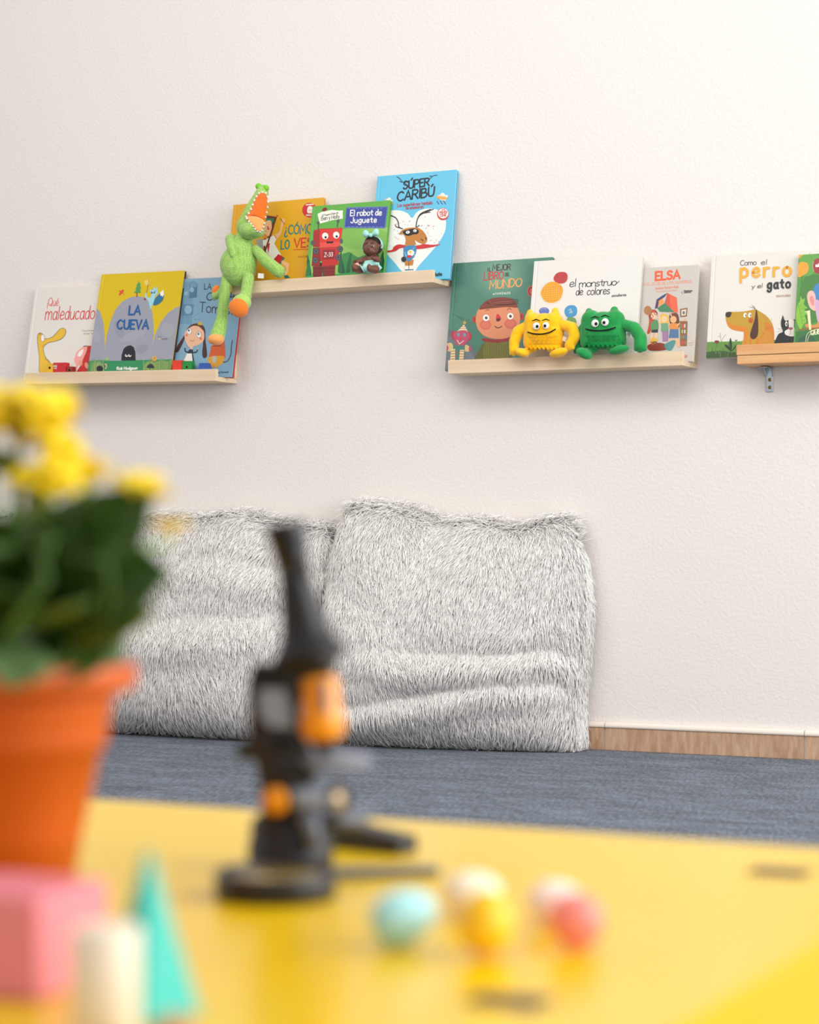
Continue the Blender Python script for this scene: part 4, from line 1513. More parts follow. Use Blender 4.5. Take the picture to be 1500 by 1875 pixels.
for pl in bow:
    bm = bmesh.new()
    sp = spline([pl[-1]] + pl + [pl[0], pl[1]], 4)[4:-4]
    cx_, cy_ = sum(p[0] for p in sp) / len(sp), sum(p[1] for p in sp) / len(sp)
    fr = [bm.verts.new(z(x, y, -.128)) for x, y in sp]
    bk = [bm.verts.new(z(x, y, -.120)) for x, y in sp]
    cf, cb = bm.verts.new(z(cx_, cy_, -.137)), bm.verts.new(z(cx_, cy_, -.114))
    n = len(sp)
    for k in range(n):
        bm.faces.new((fr[k], fr[(k + 1) % n], cf))
        bm.faces.new((bk[(k + 1) % n], bk[k], cb))
        bm.faces.new((fr[k], bk[k], bk[(k + 1) % n], fr[(k + 1) % n]))
    from_bm('bow_loop', bm, M_MINT, hb, True)
ball('bow_knot', z(672, 632, -.130), (q(18), q(16), q(18)), M_MINT, hb)
nap = blob('nappy', [('e', z(672, 915, -.118), (q(86), q(66), q(58))), ('c', z(640, 885, -.126), q(30), z(720, 880, -.126), q(32)), ('e', z(625, 925, -.134), (q(36), q(30), q(36)))], M_MINT, dl, 0.0018, 3)
for pl in ([(735, 880, -.13), (770, 920, -.132), (745, 945, -.136)], [(600, 915, -.142), (570, 890, -.146), (610, 960, -.146)]):
    bm = bmesh.new()
    va = [bm.verts.new(z(*p)) for p in pl]
    vb = [bm.verts.new(z(*p) + Vector((0, 0.003, 0))) for p in pl]
    bm.faces.new(va)
    bm.faces.new(vb[::-1])
    for k in range(3):
        bm.faces.new((va[k], vb[k], vb[(k + 1) % 3], va[(k + 1) % 3]))
    from_bm('nappy_frill', bm, M_MINT, nap)
for x, y in ((640, 730), (688, 728)):
    w_ = ball('eye', z(x, y, -.1325), (q(13), q(7), q(8)), mat('doll_eye_white', '#cfc5ba', 0.2), dl)
    ball('pupil', z(x - 1, y, -.1342), (q(7.5), q(5), q(7.5)), mat('doll_pupil', '#120d0c', 0.15), w_)
    bm = bmesh.new()
    add_tube(bm, [z(x - 18, y - 24, -.130), z(x, y - 30, -.1322), z(x + 16, y - 24, -.130)], q(2.5), 6)
    from_bm('eyebrow', bm, M_HAIR, dl)
ball('lips', z(655, 782, -.1365), (q(15), q(7), q(6)), mat('doll_lips', '#6e3430', 0.35), dl)
bm = bmesh.new()
add_box(bm, (-q(30), -0.004, -q(20)), (q(30), 0.004, q(20)), 0.002, Matrix.Translation(z(540, 902, -.148)) @ Euler((0.2, -0.25, 0)).to_matrix().to_4x4())
from_bm('sock', bm, M_PINKC, dl)
keep_world(dl)


# ------------------------------------------------------------------ the two plush monsters (plain stuffed toys)
def plush(name, zz, xref, m, mdark, body_c, body_w, body_h, ears, arms, feet, eyes, mouth, label, tagp, skirt_y):
    zf = lambda x, y, Y: px(zz, x, y, Y)
    qf = lambda n: pm(zz, n, -0.11, xref)
    bx, by = body_c
    root = empty(name, zf(bx, by + body_h, -0.115), label, 'plush toy', 'small plush monsters on the ledge')
    hw, hh = body_w, body_h
    pr = []
    for sx in (-1, 1):
        pr.append(('c', zf(bx + sx * hw * .55, by - hh * .5, -.116), qf(hw * .5), zf(bx + sx * hw * .60, by + hh * .55, -.116), qf(hw * .5)))
    pr += [('e', zf(bx, by, -.118), (qf(hw * .92), qf(hw * .62), qf(hh * .95))), ('c', zf(bx - hw * .5, by + hh * .1, -.124), qf(hw * .45), zf(bx + hw * .5, by + hh * .1, -.124), qf(hw * .45)),
           ('c', zf(bx - hw * .5, by - hh * .45, -.120), qf(hw * .42), zf(bx + hw * .5, by - hh * .45, -.120), qf(hw * .42))]
    for ex, ey, er in ears:
        pr.append(('c', zf(ex, ey + er * 1.2, -.114), qf(er * 1.25), zf(ex, ey, -.112), qf(er * .8)))
    blob('body', pr, m, root, 0.0028, 4)
    for pts in arms:
        pp = []
        for a, b_ in zip(pts, pts[1:]):
            pp.append(('c', zf(*a[:3]), qf(a[3]), zf(*b_[:3]), qf(b_[3])))
        ex, ey, eY, er = pts[-1]
        for k in (-1, 0, 1):
            pp.append(('e', zf(ex + k * er * .6, ey + er * .75 - abs(k) * er * .2, eY - .003), qf(er * .42)))
        blob('arm', pp, m, root, 0.0026, 3)
    for fx, fy, fw, fh, ang, dy in feet:
        Rf = Euler((0, math.radians(ang), 0)).to_matrix()
        pp = [('e', zf(fx, fy, dy), (qf(fw), qf(fh * 1.5), qf(fh)), Rf), ('c', zf(bx + (fx - bx) * .45, by + hh * .9, -.124), qf(fh * .8), zf(fx, fy, dy + .004), qf(fh * .85))]
        blob('foot', pp, m, root, 0.0026, 3)
    # felt fringe round the waist
    bm = bmesh.new()
    n = 9
    x0_, x1_ = bx - hw * .98, bx + hw * .98
    top, bot = [], []
    for k in range(2 * n + 1):
        f = k / (2 * n)
        x = x0_ + (x1_ - x0_) * f
        dY = -.118 - qf(hw * .70) * (1 - (2 * f - 1) ** 2) ** .5
        top.append(zf(x, skirt_y - hh * .14, dY - .001))
        bot.append(zf(x, skirt_y + (hh * .12 if k % 2 else -hh * .02), dY - .006))
    vt = [bm.verts.new(p) for p in top]
    vb = [bm.verts.new(p) for p in bot]
    vt2 = [bm.verts.new(p + Vector((0, .0022, 0))) for p in top]
    vb2 = [bm.verts.new(p + Vector((0, .0022, 0))) for p in bot]
    for k in range(2 * n):
        for A_, B_ in ((vt, vb), (vb, vb2), (vb2, vt2), (vt2, vt)):
            bm.faces.new((A_[k], A_[k + 1], B_[k + 1], B_[k]))
    from_bm('felt_fringe', bm, mdark, root)
    # tummy stitches
    bm = bmesh.new()
    for row in range(3):
        for k in range(7):
            x = bx + hw * (-.72 + .24 * k + (.05 if row % 2 else 0))
            y = by + hh * (.26 + .17 * row)
            f = (x - bx) / hw
            dY = -.1205 - qf(hw * .63) * max(0, 1 - abs(f) ** 2.6) ** .5
            add_ball(bm, zf(x, y, dY), (qf(hw * .03), qf(hw * .045), qf(hh * .065)), None, 8, 6)
    from_bm('tummy_stitches', bm, mdark, root, True)['kind'] = 'stuff'
    ydep = -.1205 - qf(hw * .60)
    for ex, ey, er in eyes:
        w_ = ball('eye', zf(ex, ey, ydep - .001), (qf(er), qf(er * .35), qf(er)), M_WHITE, root)
        ball('pupil', zf(ex + (er * .25 if ex < bx else -er * .25), ey + er * .1, ydep - .001 - qf(er * .33)), (qf(er * .42), qf(er * .15), qf(er * .42)), M_BLACK, w_)
        bm = bmesh.new()
        add_tube(bm, [zf(ex - er * 1.1, ey - er * 1.35, ydep + .001), zf(ex, ey - er * 1.75, ydep), zf(ex + er * 1.1, ey - er * 1.35, ydep + .001)], [qf(er * .10), qf(er * .2), qf(er * .10)], 6)
        from_bm('eyebrow', bm, M_BLACK, root)
    bm = bmesh.new()
    sp = spline(mouth, 6)
    L_ = len(sp)
    add_tube(bm, [zf(x, y, ydep + .0015 + .006 * abs(2 * i / (L_ - 1) - 1) ** 4) for i, (x, y) in enumerate(sp)], qf(hw * .035), 6)
    from_bm('mouth', bm, M_BLACK, root)
    bm = bmesh.new()
    add_box(bm, (-.0045, -.0006, -.006), (.0045, .0006, .006), 0.0003, Matrix.Translation(zf(*tagp)) @ Euler((0, .3, .5)).to_matrix().to_4x4())
    from_bm('care_tag', bm, M_TAGW, root)
    return keep_world(root)


M_YP = mat('yellow_plush', '#f9b90c', 0.9, 0.15, ((60, 60, 60), '#fdc61c', 3), (700, 0.35, 0.0015), sheen=0.4)
M_YD = mat('yellow_felt', '#f2b013', 0.9, 0.1)
M_GP = mat('green_plush', '#1e8a43', 0.9, 0.15, ((60, 60, 60), '#29994d', 3), (700, 0.35, 0.0015), sheen=0.3)
M_GD = mat('dark_green_felt', '#16803c', 0.9, 0.1)
plush('plush_monster', Z5, 1000, M_YP, M_YD, (1130, 905), 200, 205,
      [(985, 705, 45), (1252, 688, 48)],
      [[(945, 860, -.116, 62), (860, 910, -.122, 66), (818, 1010, -.128, 58), (815, 1110, -.132, 52)], [(1325, 835, -.116, 58), (1430, 865, -.122, 62), (1462, 960, -.126, 62), (1405, 1050, -.130, 56)]],
      [(900, 1128, 84, 46, 18, -.138), (1288, 1130, 108, 48, -12, -.138)],
      [(1050, 848, 40), (1152, 842, 38)], [(960, 912), (1030, 930), (1110, 932), (1190, 915), (1255, 880)],
      'bright yellow plush monster with long arms sitting on the ledge', (1350, 985, -.118), 1075)
plush('plush_monster', Z6, 1110, M_GP, M_GD, (708, 630), 158, 150,
      [(604, 490, 36), (792, 478, 38)],
      [[(575, 600, -.114, 40), (545, 640, -.110, 40), (535, 710, -.108, 38), (520, 770, -.112, 34)], [(860, 585, -.116, 42), (940, 610, -.122, 46), (985, 680, -.128, 48), (985, 738, -.132, 50)]],
      [(568, 800, 68, 38, 28, -.146), (822, 772, 84, 34, -8, -.140)],
      [(648, 576, 29), (722, 567, 29)], [(580, 618), (630, 628), (690, 630), (750, 622), (800, 605)],
      'dark green plush monster with raised brows sitting beside the yellow one', (895, 665, -.110), 735)

# ------------------------------------------------------------------ toy blocks on the left ledge
M_RB = mat('red_paint', '#c8262b', 0.3, 0.5)
M_YB = mat('yellow_paint', '#e6b422', 0.3, 0.5)
M_GB = mat('green_paint', '#1f8a3a', 0.3, 0.5)
M_BB = mat('blue_paint', '#2c5aa8', 0.3, 0.5)
M_HOLE = mat('dark_hole', '#3a2d16', 0.8, 0.1)
Ms1, zf1 = SHELF[1]


def toy_block(name, xa, xb, ytop, m, label, hole=False, wedge=0.0, dp=0.018, yb=-0.0925):
    a, b_ = at(xa, ytop, yb), at(xb, ytop, yb)
    inv = Ms1.inverted()
    la, lb = inv @ a, inv @ b_
    w_, h_ = lb.x - la.x - 0.0006, (la.z + lb.z) / 2 - zf1 - 0.0012
    root = empty(name, matrix=Ms1 @ Matrix.Translation((la.x, yb, zf1 + 0.0012)), label=label, cat='toy block', group='little wooden train blocks on the left ledge')
    bm = bmesh.new()
    vs = add_box(bm, (0, 0, 0), (w_, dp, h_), 0.0008 if not wedge else 0)
    if wedge:
        for v in vs:
            if v.co.z > h_ * .5:
                v.co.x = v.co.x * (1 - 2 * wedge) + w_ * wedge
    body = from_bm('block', bm, m, root)
    if hole:
        lathe('axle_hole', [(0.0034, 0), (0.0034, 0.0006), (0.0026, 0.0006), (0.0026, 0.0003)], M_HOLE, root, 16, Matrix.Translation((w_ / 2, 0.0, h_ - w_ * .55)) @ Matrix.Rotation(math.radians(90), 4, 'X'))
    return root, w_, h_


toy_block('toy_block', 85.3, 97.2, 665.6, M_YB, 'small yellow toy block with a round hole, before the white book', True)
rt, w_, h_ = toy_block('toy_block', 97.6, 121, 663.8, M_RB, 'red toy block lettered in white, between yellow and dark red blocks')
bm = bmesh.new()
for txt, zz_, hh_, ww_, st in (('MAX', h_ - 0.0125, 0.0062, 0.011, 0.0014), ('LOS LIBROS', h_ - 0.0172, 0.0026, 0.011, 0.0006)):
    for s in letter_strokes(txt, 0.0015, 0, 0.0015 + ww_, 0, hh_, 0, 0.2):
        for (xa, ya), (xb, yb_) in zip(s, s[1:]):
            d = Vector((xb - xa, -(yb_ - ya)))
            if d.length < 1e-7:
                continue
            n = Vector((-d.y, d.x)).normalized() * st / 2
            P = [Vector((xa, -ya)) + n, Vector((xa, -ya)) - n, Vector((xb, -yb_)) - n, Vector((xb, -yb_)) + n]
            bm.faces.new([bm.verts.new((p.x, -0.0002, p.y + zz_)) for p in P])
from_bm('lettering', bm, M_WHITE, rt)
toy_block('toy_block', 122, 132.5, 671, mat('dark_red_paint', '#8e2f2a', 0.4), 'dark red little toy block right of the lettered red one', True)
toy_block('toy_block', 315.8, 333.2, 659.6, mat('orange_red_paint', '#dd3a22', 0.3, 0.5), 'orange-red toy block next to a green one, before the blue book')
toy_block('toy_block', 333.6, 351, 661, M_GB, 'green toy block with a round hole beside the orange-red block', True)
toy_block('toy_block', 361, 384, 664.8, M_BB, 'blue sloping toy block at the right of the left ledge', False, 0.18)

# ------------------------------------------------------------------ shaggy floor cushions against the wall
def fur_material():
    m = mat('shaggy_fur', '#ffffff', 0.75, 0.2, attr=True)
    b_ = m.node_tree.nodes['Principled BSDF']
    b_.inputs['Sheen Weight'].default_value = 0.2
    return m


M_FUR = fur_material()
M_HIDE = mat('fur_backing', '#cfccc9', 0.95, 0.05)


def smooth01(a, b, x):
    t = np.clip((x - a) / (b - a), 0, 1)
    return t * t * (3 - 2 * t)


def cushion(label, xl, xr, tops, dbot, dtop, bulge, folds, n_hair, seed, shades):
    """xl, xr: ends; tops: [(u, z)] of the upper edge; dbot, dtop: front distance from the wall at foot and head, (left, right)"""
    rg = np.random.default_rng(seed)
    tu, tz = np.array([t[0] for t in tops]), np.array([t[1] for t in tops])

    def surf(u, v):
        # front sheet: u 0..1 left to right, v 0..1 foot to head
        H = np.interp(u, tu, tz) - 0.034 * np.clip((np.abs(2 * u - 1) - 0.88) / 0.12, 0, 1) ** 2.2 + 0.006 * np.sin(19 * u + seed)
        z_ = 0.012 + v * (H - 0.012)
        eu = 1 - np.abs(2 * u - 1) ** 3
        ev = 1 - np.abs(2 * v - 1) ** 5
        rim = np.sqrt(np.clip(eu, 0, 1)) * np.sqrt(np.clip(ev, 0, 1))
        db = dbot[0] + (dbot[1] - dbot[0]) * u
        dt = dtop[0] + (dtop[1] - dtop[0]) * u
        lean = db + (dt - db) * v ** 1.2
        d = 0.03 + (lean - 0.03) * (0.42 + 0.58 * rim) + bulge * rim * np.sin(np.pi * np.clip(v * 0.9 + 0.05, 0, 1))
        for (u0, v0, u1, v1, wd, am) in folds:
            t = np.clip(((u - u0) * (u1 - u0) + (v - v0) * (v1 - v0)) / ((u1 - u0) ** 2 + (v1 - v0) ** 2), 0, 1)
            dv = (v - (v0 + (v1 - v0) * t))
            du = (u - (u0 + (u1 - u0) * t))
            r2 = (dv / wd) ** 2 + (du / 0.25) ** 2
            d = d + am * np.exp(-r2) * np.where(am > 0, 1.0, 1.0) - 0.8 * am * np.exp(-((dv - wd * 1.5) / (wd * .8)) ** 2 - (du / 0.25) ** 2)
        x_ = xl + (xr - xl) * (u + (0.012 * np.sin(v * 7 + seed) - 0.018 * np.clip((np.abs(2 * v - 1) - 0.8) / 0.2, 0, 1) ** 2) * (2 * u - 1))
        return np.stack([x_, -d, z_], -1)

    nu, nv = 44, 38
    U, V = np.meshgrid(np.linspace(0, 1, nu), np.linspace(0, 1, nv))
    F = surf(U.ravel(), V.ravel())
    B = F.copy()
    B[:, 1] = -0.022 - 0.004 * V.ravel()
    verts = np.concatenate([F, B])
    faces = []
    N = nu * nv
    for j in range(nv - 1):
        for i in range(nu - 1):
            a = j * nu + i
            faces.append((a, a + 1, a + 1 + nu, a + nu))
            faces.append((N + a, N + a + nu, N + a + 1 + nu, N + a + 1))
    for i in range(nu - 1):
        faces.append((i + 1, i, N + i, N + i + 1))
        a = (nv - 1) * nu + i
        faces.append((a, a + 1, N + a + 1, N + a))
    for j in range(nv - 1):
        a = j * nu
        faces.append((a, a + nu, N + a + nu, N + a))
        a = j * nu + nu - 1
        faces.append((a + nu, a, N + a, N + a + nu))
    root = empty('floor_cushion', ((xl + xr) / 2, -0.12, 0), label, 'cushion', 'shaggy floor cushions leaning on the wall')
    me = bpy.data.meshes.new('cover')
    me.from_pydata([tuple(v - np.array([(xl + xr) / 2, -0.12, 0])) for v in verts], [], faces)
    me.polygons.foreach_set('use_smooth', [True] * len(me.polygons))
    link('cover', me, M_HIDE, root)

    # --- hair: roots on the front sheet and on the narrow top and side faces
    ne = n_hair // 8
    nf = n_hair
    u = rg.random(nf)
    v = rg.random(nf)
    P = surf(u, v)
    e = 1e-3
    uu, vv = np.clip(u, e, 1 - e), np.clip(v, e, 1 - e)
    du = surf(uu + e, vv) - surf(uu - e, vv)
    dv = surf(uu, vv + e) - surf(uu, vv - e)
    Nn = np.cross(du, dv)
    Nn /= np.linalg.norm(Nn, axis=1)[:, None] + 1e-12
    Nn[Nn[:, 1] > 0] *= -1
    s_ = rg.random(ne)
    Pt = surf(rg.random(ne), np.ones(ne))
    Pt[:, 1] = Pt[:, 1] * s_ + (-0.026) * (1 - s_)
    Nt = np.tile([0., -0.25, 1.0], (ne, 1))
    Ps = surf(np.ones(ne), rg.random(ne))
    s_ = rg.random(ne)
    Ps[:, 1] = Ps[:, 1] * s_ + (-0.026) * (1 - s_)
    Ns = np.tile([1.0, -0.2, 0], (ne, 1))
    Pl = surf(np.zeros(ne), rg.random(ne))
    s_ = rg.random(ne)
    Pl[:, 1] = Pl[:, 1] * s_ + (-0.026) * (1 - s_)
    Nl = np.tile([-1.0, -0.2, 0], (ne, 1))
    P = np.concatenate([P, Pt, Ps, Pl])
    Nn = np.concatenate([Nn, Nt, Ns, Nl])
    kind = np.concatenate([np.zeros(nf), np.ones(ne), np.full(2 * ne, 2)])
    n = len(P)
    # comb: downwards, wandering in broad swirls; standing up near the head seam
    ph = P[:, 0] * 9 + seed
    zz_ = P[:, 2]
    sw = 0.55 * np.sin(ph + 6 * zz_) + 0.4 * np.sin(ph * 2.3 - 14 * zz_ + 1.3) + 0.3 * np.sin(31 * P[:, 0] + 23 * zz_)
    comb = np.stack([0.45 * sw, np.zeros(n), -np.ones(n)], -1)
    vh = np.concatenate([v, np.ones(ne), rg.random(2 * ne)])
    part = smooth01(0.93, 1.0, vh) * (kind == 0)
    comb[:, 2] = comb[:, 2] * (1 - 1.1 * part) 
    comb[kind == 1] = np.stack([rg.normal(0, .5, ne), rg.normal(0, .5, ne), np.full(ne, .55)], -1)
    comb += rg.normal(0, 0.2, (n, 3))
    comb -= Nn * np.sum(comb * Nn, 1)[:, None] * 0.9
    comb /= np.linalg.norm(comb, axis=1)[:, None] + 1e-9
    L = rg.uniform(0.026, 0.048, n) * np.where(kind == 1, 1.1, 1.0)
    # clumps: roots drawn to shared tips
    K = 4
    ts = np.linspace(0, 1, K)
    lift = np.where(kind == 1, 0.9, 0.55) + rg.normal(0, 0.08, n)
    curve = np.zeros((n, K, 3))
    pos = P - Nn * 0.003
    curve[:, 0] = pos
    for k in range(1, K):
        t = ts[k]
        d = Nn * (lift * (1 - t) ** 1.0)[:, None] * 1.15 + comb * (0.35 + 0.85 * t) + np.array([0, 0, -0.22 * t])
        d /= np.linalg.norm(d, axis=1)[:, None]
        pos = pos + d * (L / (K - 1))[:, None]
        curve[:, k] = pos
    curve[:, :, 2] = np.maximum(curve[:, :, 2], 0.002)
    curve[:, :, 1] = np.minimum(curve[:, :, 1], -0.004)
    rad = np.array([0.75, 1.0, 0.75, 0.06])
    wd = rg.uniform(0.0008, 0.0016, n)
    tang = np.gradient(curve, axis=1)
    tang /= np.linalg.norm(tang, axis=2)[:, :, None] + 1e-9
    ref = np.broadcast_to(rg.normal(0, 1, (n, 1, 3)), (n, K, 3))
    sx = np.cross(tang, ref)
    sx /= np.linalg.norm(sx, axis=2)[:, :, None] + 1e-9
    sy = np.cross(tang, sx)
    V3 = np.zeros((n, K, 3, 3))
    for a in range(3):
        an = 2 * math.pi * a / 3
        V3[:, :, a] = curve + (sx * math.cos(an) + sy * math.sin(an)) * (wd[:, None] * rad[None, :])[:, :, None]
    V3[:, :, :, 2] = np.maximum(V3[:, :, :, 2], 0.001)
    V3 -= np.array([(xl + xr) / 2, -0.12, 0])
    vs = V3.reshape(-1, 3)
    base_i = (np.arange(n) * K * 3)[:, None]
    qd = []
    for k in range(K - 1):
        for a in range(3):
            b_ = (a + 1) % 3
            qd.append([k * 3 + a, k * 3 + b_, (k + 1) * 3 + b_, (k + 1) * 3 + a])
    qd = np.array(qd)
    fc = (base_i[:, :, None] + qd[None]).reshape(-1, 4)
    me = bpy.data.meshes.new('fur')
    me.vertices.add(len(vs))
    me.vertices.foreach_set('co', vs.ravel().astype(np.float32))
    me.loops.add(fc.size)
    me.loops.foreach_set('vertex_index', fc.ravel().astype(np.int32))
    me.polygons.add(len(fc))
    me.polygons.foreach_set('loop_start', np.arange(0, fc.size, 4, dtype=np.int32))
    me.polygons.foreach_set('use_smooth', np.ones(len(fc), dtype=bool))
    me.update(calc_edges=True)
    ca = me.color_attributes.new('Col', 'FLOAT_COLOR', 'POINT')
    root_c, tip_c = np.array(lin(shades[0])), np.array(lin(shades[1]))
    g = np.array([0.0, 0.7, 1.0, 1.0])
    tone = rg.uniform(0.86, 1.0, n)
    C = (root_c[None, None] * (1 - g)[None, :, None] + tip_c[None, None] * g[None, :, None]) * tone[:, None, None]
    C4 = np.ones((n, K, 3, 4), dtype=np.float32)
    C4[:, :, :, :3] = C[:, :, None, :]
    ca.data.foreach_set('color', C4.ravel())
    fo = link('fur', me, M_FUR, root)
    fo['kind'] = 'stuff'
    return root


def xw(p, y, Y):
    return at(p, y, Y).x


def zw(p, y, Y):
    return at(p, y, Y).z


NH = 34000
xr_ = xw(1036, 1200, -.17)
xm = xw(566, 1200, -.22)
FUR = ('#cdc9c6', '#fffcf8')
tr = [(0.0, zw(575, 920, -.1)), (0.1, zw(620, 920, -.1)), (0.25, zw(700, 937, -.1)), (0.42, zw(790, 953, -.1)), (0.6, zw(880, 960, -.1)), (0.78, zw(970, 963, -.1)), (0.93, zw(1040, 953, -.1)), (1.0, zw(1060, 971, -.1))]
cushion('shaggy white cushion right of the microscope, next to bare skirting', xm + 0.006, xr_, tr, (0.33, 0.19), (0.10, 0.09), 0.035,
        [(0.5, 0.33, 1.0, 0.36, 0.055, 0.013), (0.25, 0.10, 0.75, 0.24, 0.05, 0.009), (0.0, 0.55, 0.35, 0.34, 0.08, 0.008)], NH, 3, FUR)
xl_ = xw(84, 1150, -.2)
tl_ = [(0.0, zw(100, 938, -.1)), (0.25, zw(230, 950, -.1)), (0.45, zw(330, 946, -.1)), (0.62, zw(400, 943, -.1)), (0.8, zw(480, 956, -.1)), (1.0, zw(555, 973, -.1))]
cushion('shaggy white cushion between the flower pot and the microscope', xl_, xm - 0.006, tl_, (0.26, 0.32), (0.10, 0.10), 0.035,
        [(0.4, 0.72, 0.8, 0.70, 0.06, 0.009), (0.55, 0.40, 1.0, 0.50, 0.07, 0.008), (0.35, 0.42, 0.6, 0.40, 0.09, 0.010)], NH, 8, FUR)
x3 = xl_ - (xm - xl_)
t3 = [(0.0, 0.57), (0.3, 0.56), (0.6, 0.585), (0.86, zw(30, 952, -.1)), (1.0, zw(80, 962, -.1))]
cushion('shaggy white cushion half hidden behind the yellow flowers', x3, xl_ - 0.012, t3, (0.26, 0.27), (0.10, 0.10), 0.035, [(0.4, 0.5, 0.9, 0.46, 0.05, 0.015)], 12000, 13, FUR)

# ------------------------------------------------------------------ things on the yellow table
SZ = TZ + 0.0006
VR = Vector((math.cos(YAW), math.sin(YAW), 0))      # sideways across the view
VF = Vector((-math.sin(YAW), math.cos(YAW), 0))     # away from the viewer


def on_table(x, t):
    p = at_t(x, HORIZON, t)
    return Vector((p.x, p.y, SZ))


# --- flower pot with a kalanchoe
M_POT = mat('terracotta_plastic', '#c65c20', 0.42, 0.4, ((6, 6, 3), '#c0571e', 2))
M_SOIL = mat('potting_soil', '#3a2a20', 0.95, 0.1, bump=(90, 0.9, 0.01))
M_LEAF = mat('dark_leaf', '#3a591b', 0.42, 0.4, ((25, 25, 25), '#4d6e2a', 3), (60, 0.25, 0.004))
M_LEAF2 = mat('pale_leaf', '#64764d', 0.45, 0.4, ((25, 25, 25), '#6f8f55', 3), (60, 0.25, 0.004))
M_STEM = mat('green_stem', '#6f9a3a', 0.5)
M_PETAL = mat('yellow_petal', '#ffe324', 0.5, 0.3, ((40, 40, 40), '#fbd712', 2))
M_BUD = mat('flower_eye', '#d9a514', 0.6)
pc = on_table(20, 1.10)
pot = empty('flower_pot', pc, 'orange terracotta pot at the left edge of the yellow table', 'plant pot')
PH = 0.1375
prof = [(0.0285, 0), (0.0295, 0.001), (0.034, 0.028), (0.0475, 0.092), (0.0500, 0.0925), (0.0512, 0.1), (0.0515, 0.108), (0.0520, 0.1085), (0.0538, 0.117), (0.054, 0.1195), (0.0560, 0.1205), (0.0560, 0.122)]
lathe('pot_body', [(r_, z_) for r_, z_ in prof] + [(0.052, 0.1225), (0.0495, 0.115), (0.031, 0.006)], M_POT, pot, 48)
lathe('pot_rim', [(0.0565, 0.1225), (0.0640, 0.1232), (0.0662, 0.126), (0.0665, 0.134), (0.0655, 0.137), (0.063, 0.1375), (0.0605, 0.136), (0.0575, 0.1232)], M_POT, pot, 48, cap=False)
lathe('soil', [(0.047, 0.112), (0.0515, 0.1225), (0.030, 0.127), (0.004, 0.128)], M_SOIL, pot, 32)
plant = empty('kalanchoe', pc + Vector((0, 0, 0.126)), 'leafy kalanchoe with clusters of small yellow flowers', 'plant')
P0 = pc + Vector((0, 0, 0.127))


def leaf(base_p, tip, width, droop, m, fold=0.25, nx=9):
    """scalloped oval blade from base to tip, cupped along the midrib, with a short stalk"""
    base_p, tip = Vector(base_p), Vector(tip)
    ax = tip - base_p
    L = ax.length
    ax.normalize()
    side = ax.cross(VF * -1.0 + Vector((0, 0, random.uniform(0.1, 0.9))))
    if side.length < 0.1:
        side = Vector((1, 0, 0))
    side.normalize()
    side = (side + Vector((0, 0, random.uniform(-.45, .45)))).normalized()
    nrm = side.cross(ax).normalized()
    bm = bmesh.new()
    rows = []
    ny = 6
    for i in range(nx + 1):
        t = i / nx
        w = width * (math.sin(math.pi * min(1, t * 0.97 + 0.03)) ** 0.62) * (0.8 + 0.25 * t) * (1 + (0.05 if i % 2 else -0.03)) + 0.0008
        row = []
        for j in range(-ny // 2, ny // 2 + 1):
            s = j / (ny / 2)
            p = base_p + ax * (L * t) + side * (w * s) + nrm * (fold * w * s * s - droop * t * t * L + 0.002 * math.sin(6 * t + 3 * s))
            row.append(bm.verts.new(p))
        rows.append(row)
    th = nrm * -0.0011
    lo = [[bm.verts.new(v.co + th) for v in r_] for r_ in rows]
    for i in range(nx):
        for j in range(ny):
            bm.faces.new((rows[i][j], rows[i][j + 1], rows[i + 1][j + 1], rows[i + 1][j]))
            bm.faces.new((lo[i][j], lo[i + 1][j], lo[i + 1][j + 1], lo[i][j + 1]))
    for i in range(nx):
        bm.faces.new((rows[i][0], rows[i + 1][0], lo[i + 1][0], lo[i][0]))
        bm.faces.new((rows[i + 1][ny], rows[i][ny], lo[i][ny], lo[i + 1][ny]))
    for j in range(ny):
        bm.faces.new((rows[0][j + 1], rows[0][j], lo[0][j], lo[0][j + 1]))
        bm.faces.new((rows[nx][j], rows[nx][j + 1], lo[nx][j + 1], lo[nx][j]))
    return from_bm('leaf', bm, m, plant, True)


def stem(pts, r_=0.002):
    bm = bmesh.new()
    add_tube(bm, [tuple(p) for p in pts], [r_ * 1.2] * (len(pts) - 1) + [r_ * .8], 8)
    return from_bm('stem', bm, M_STEM, plant, True)


mid = P0 + Vector((0, 0, 0.035))
stem([P0, P0 + Vector((0.004, 0, .02)), mid, mid + Vector((0, 0, .03))], 0.004)
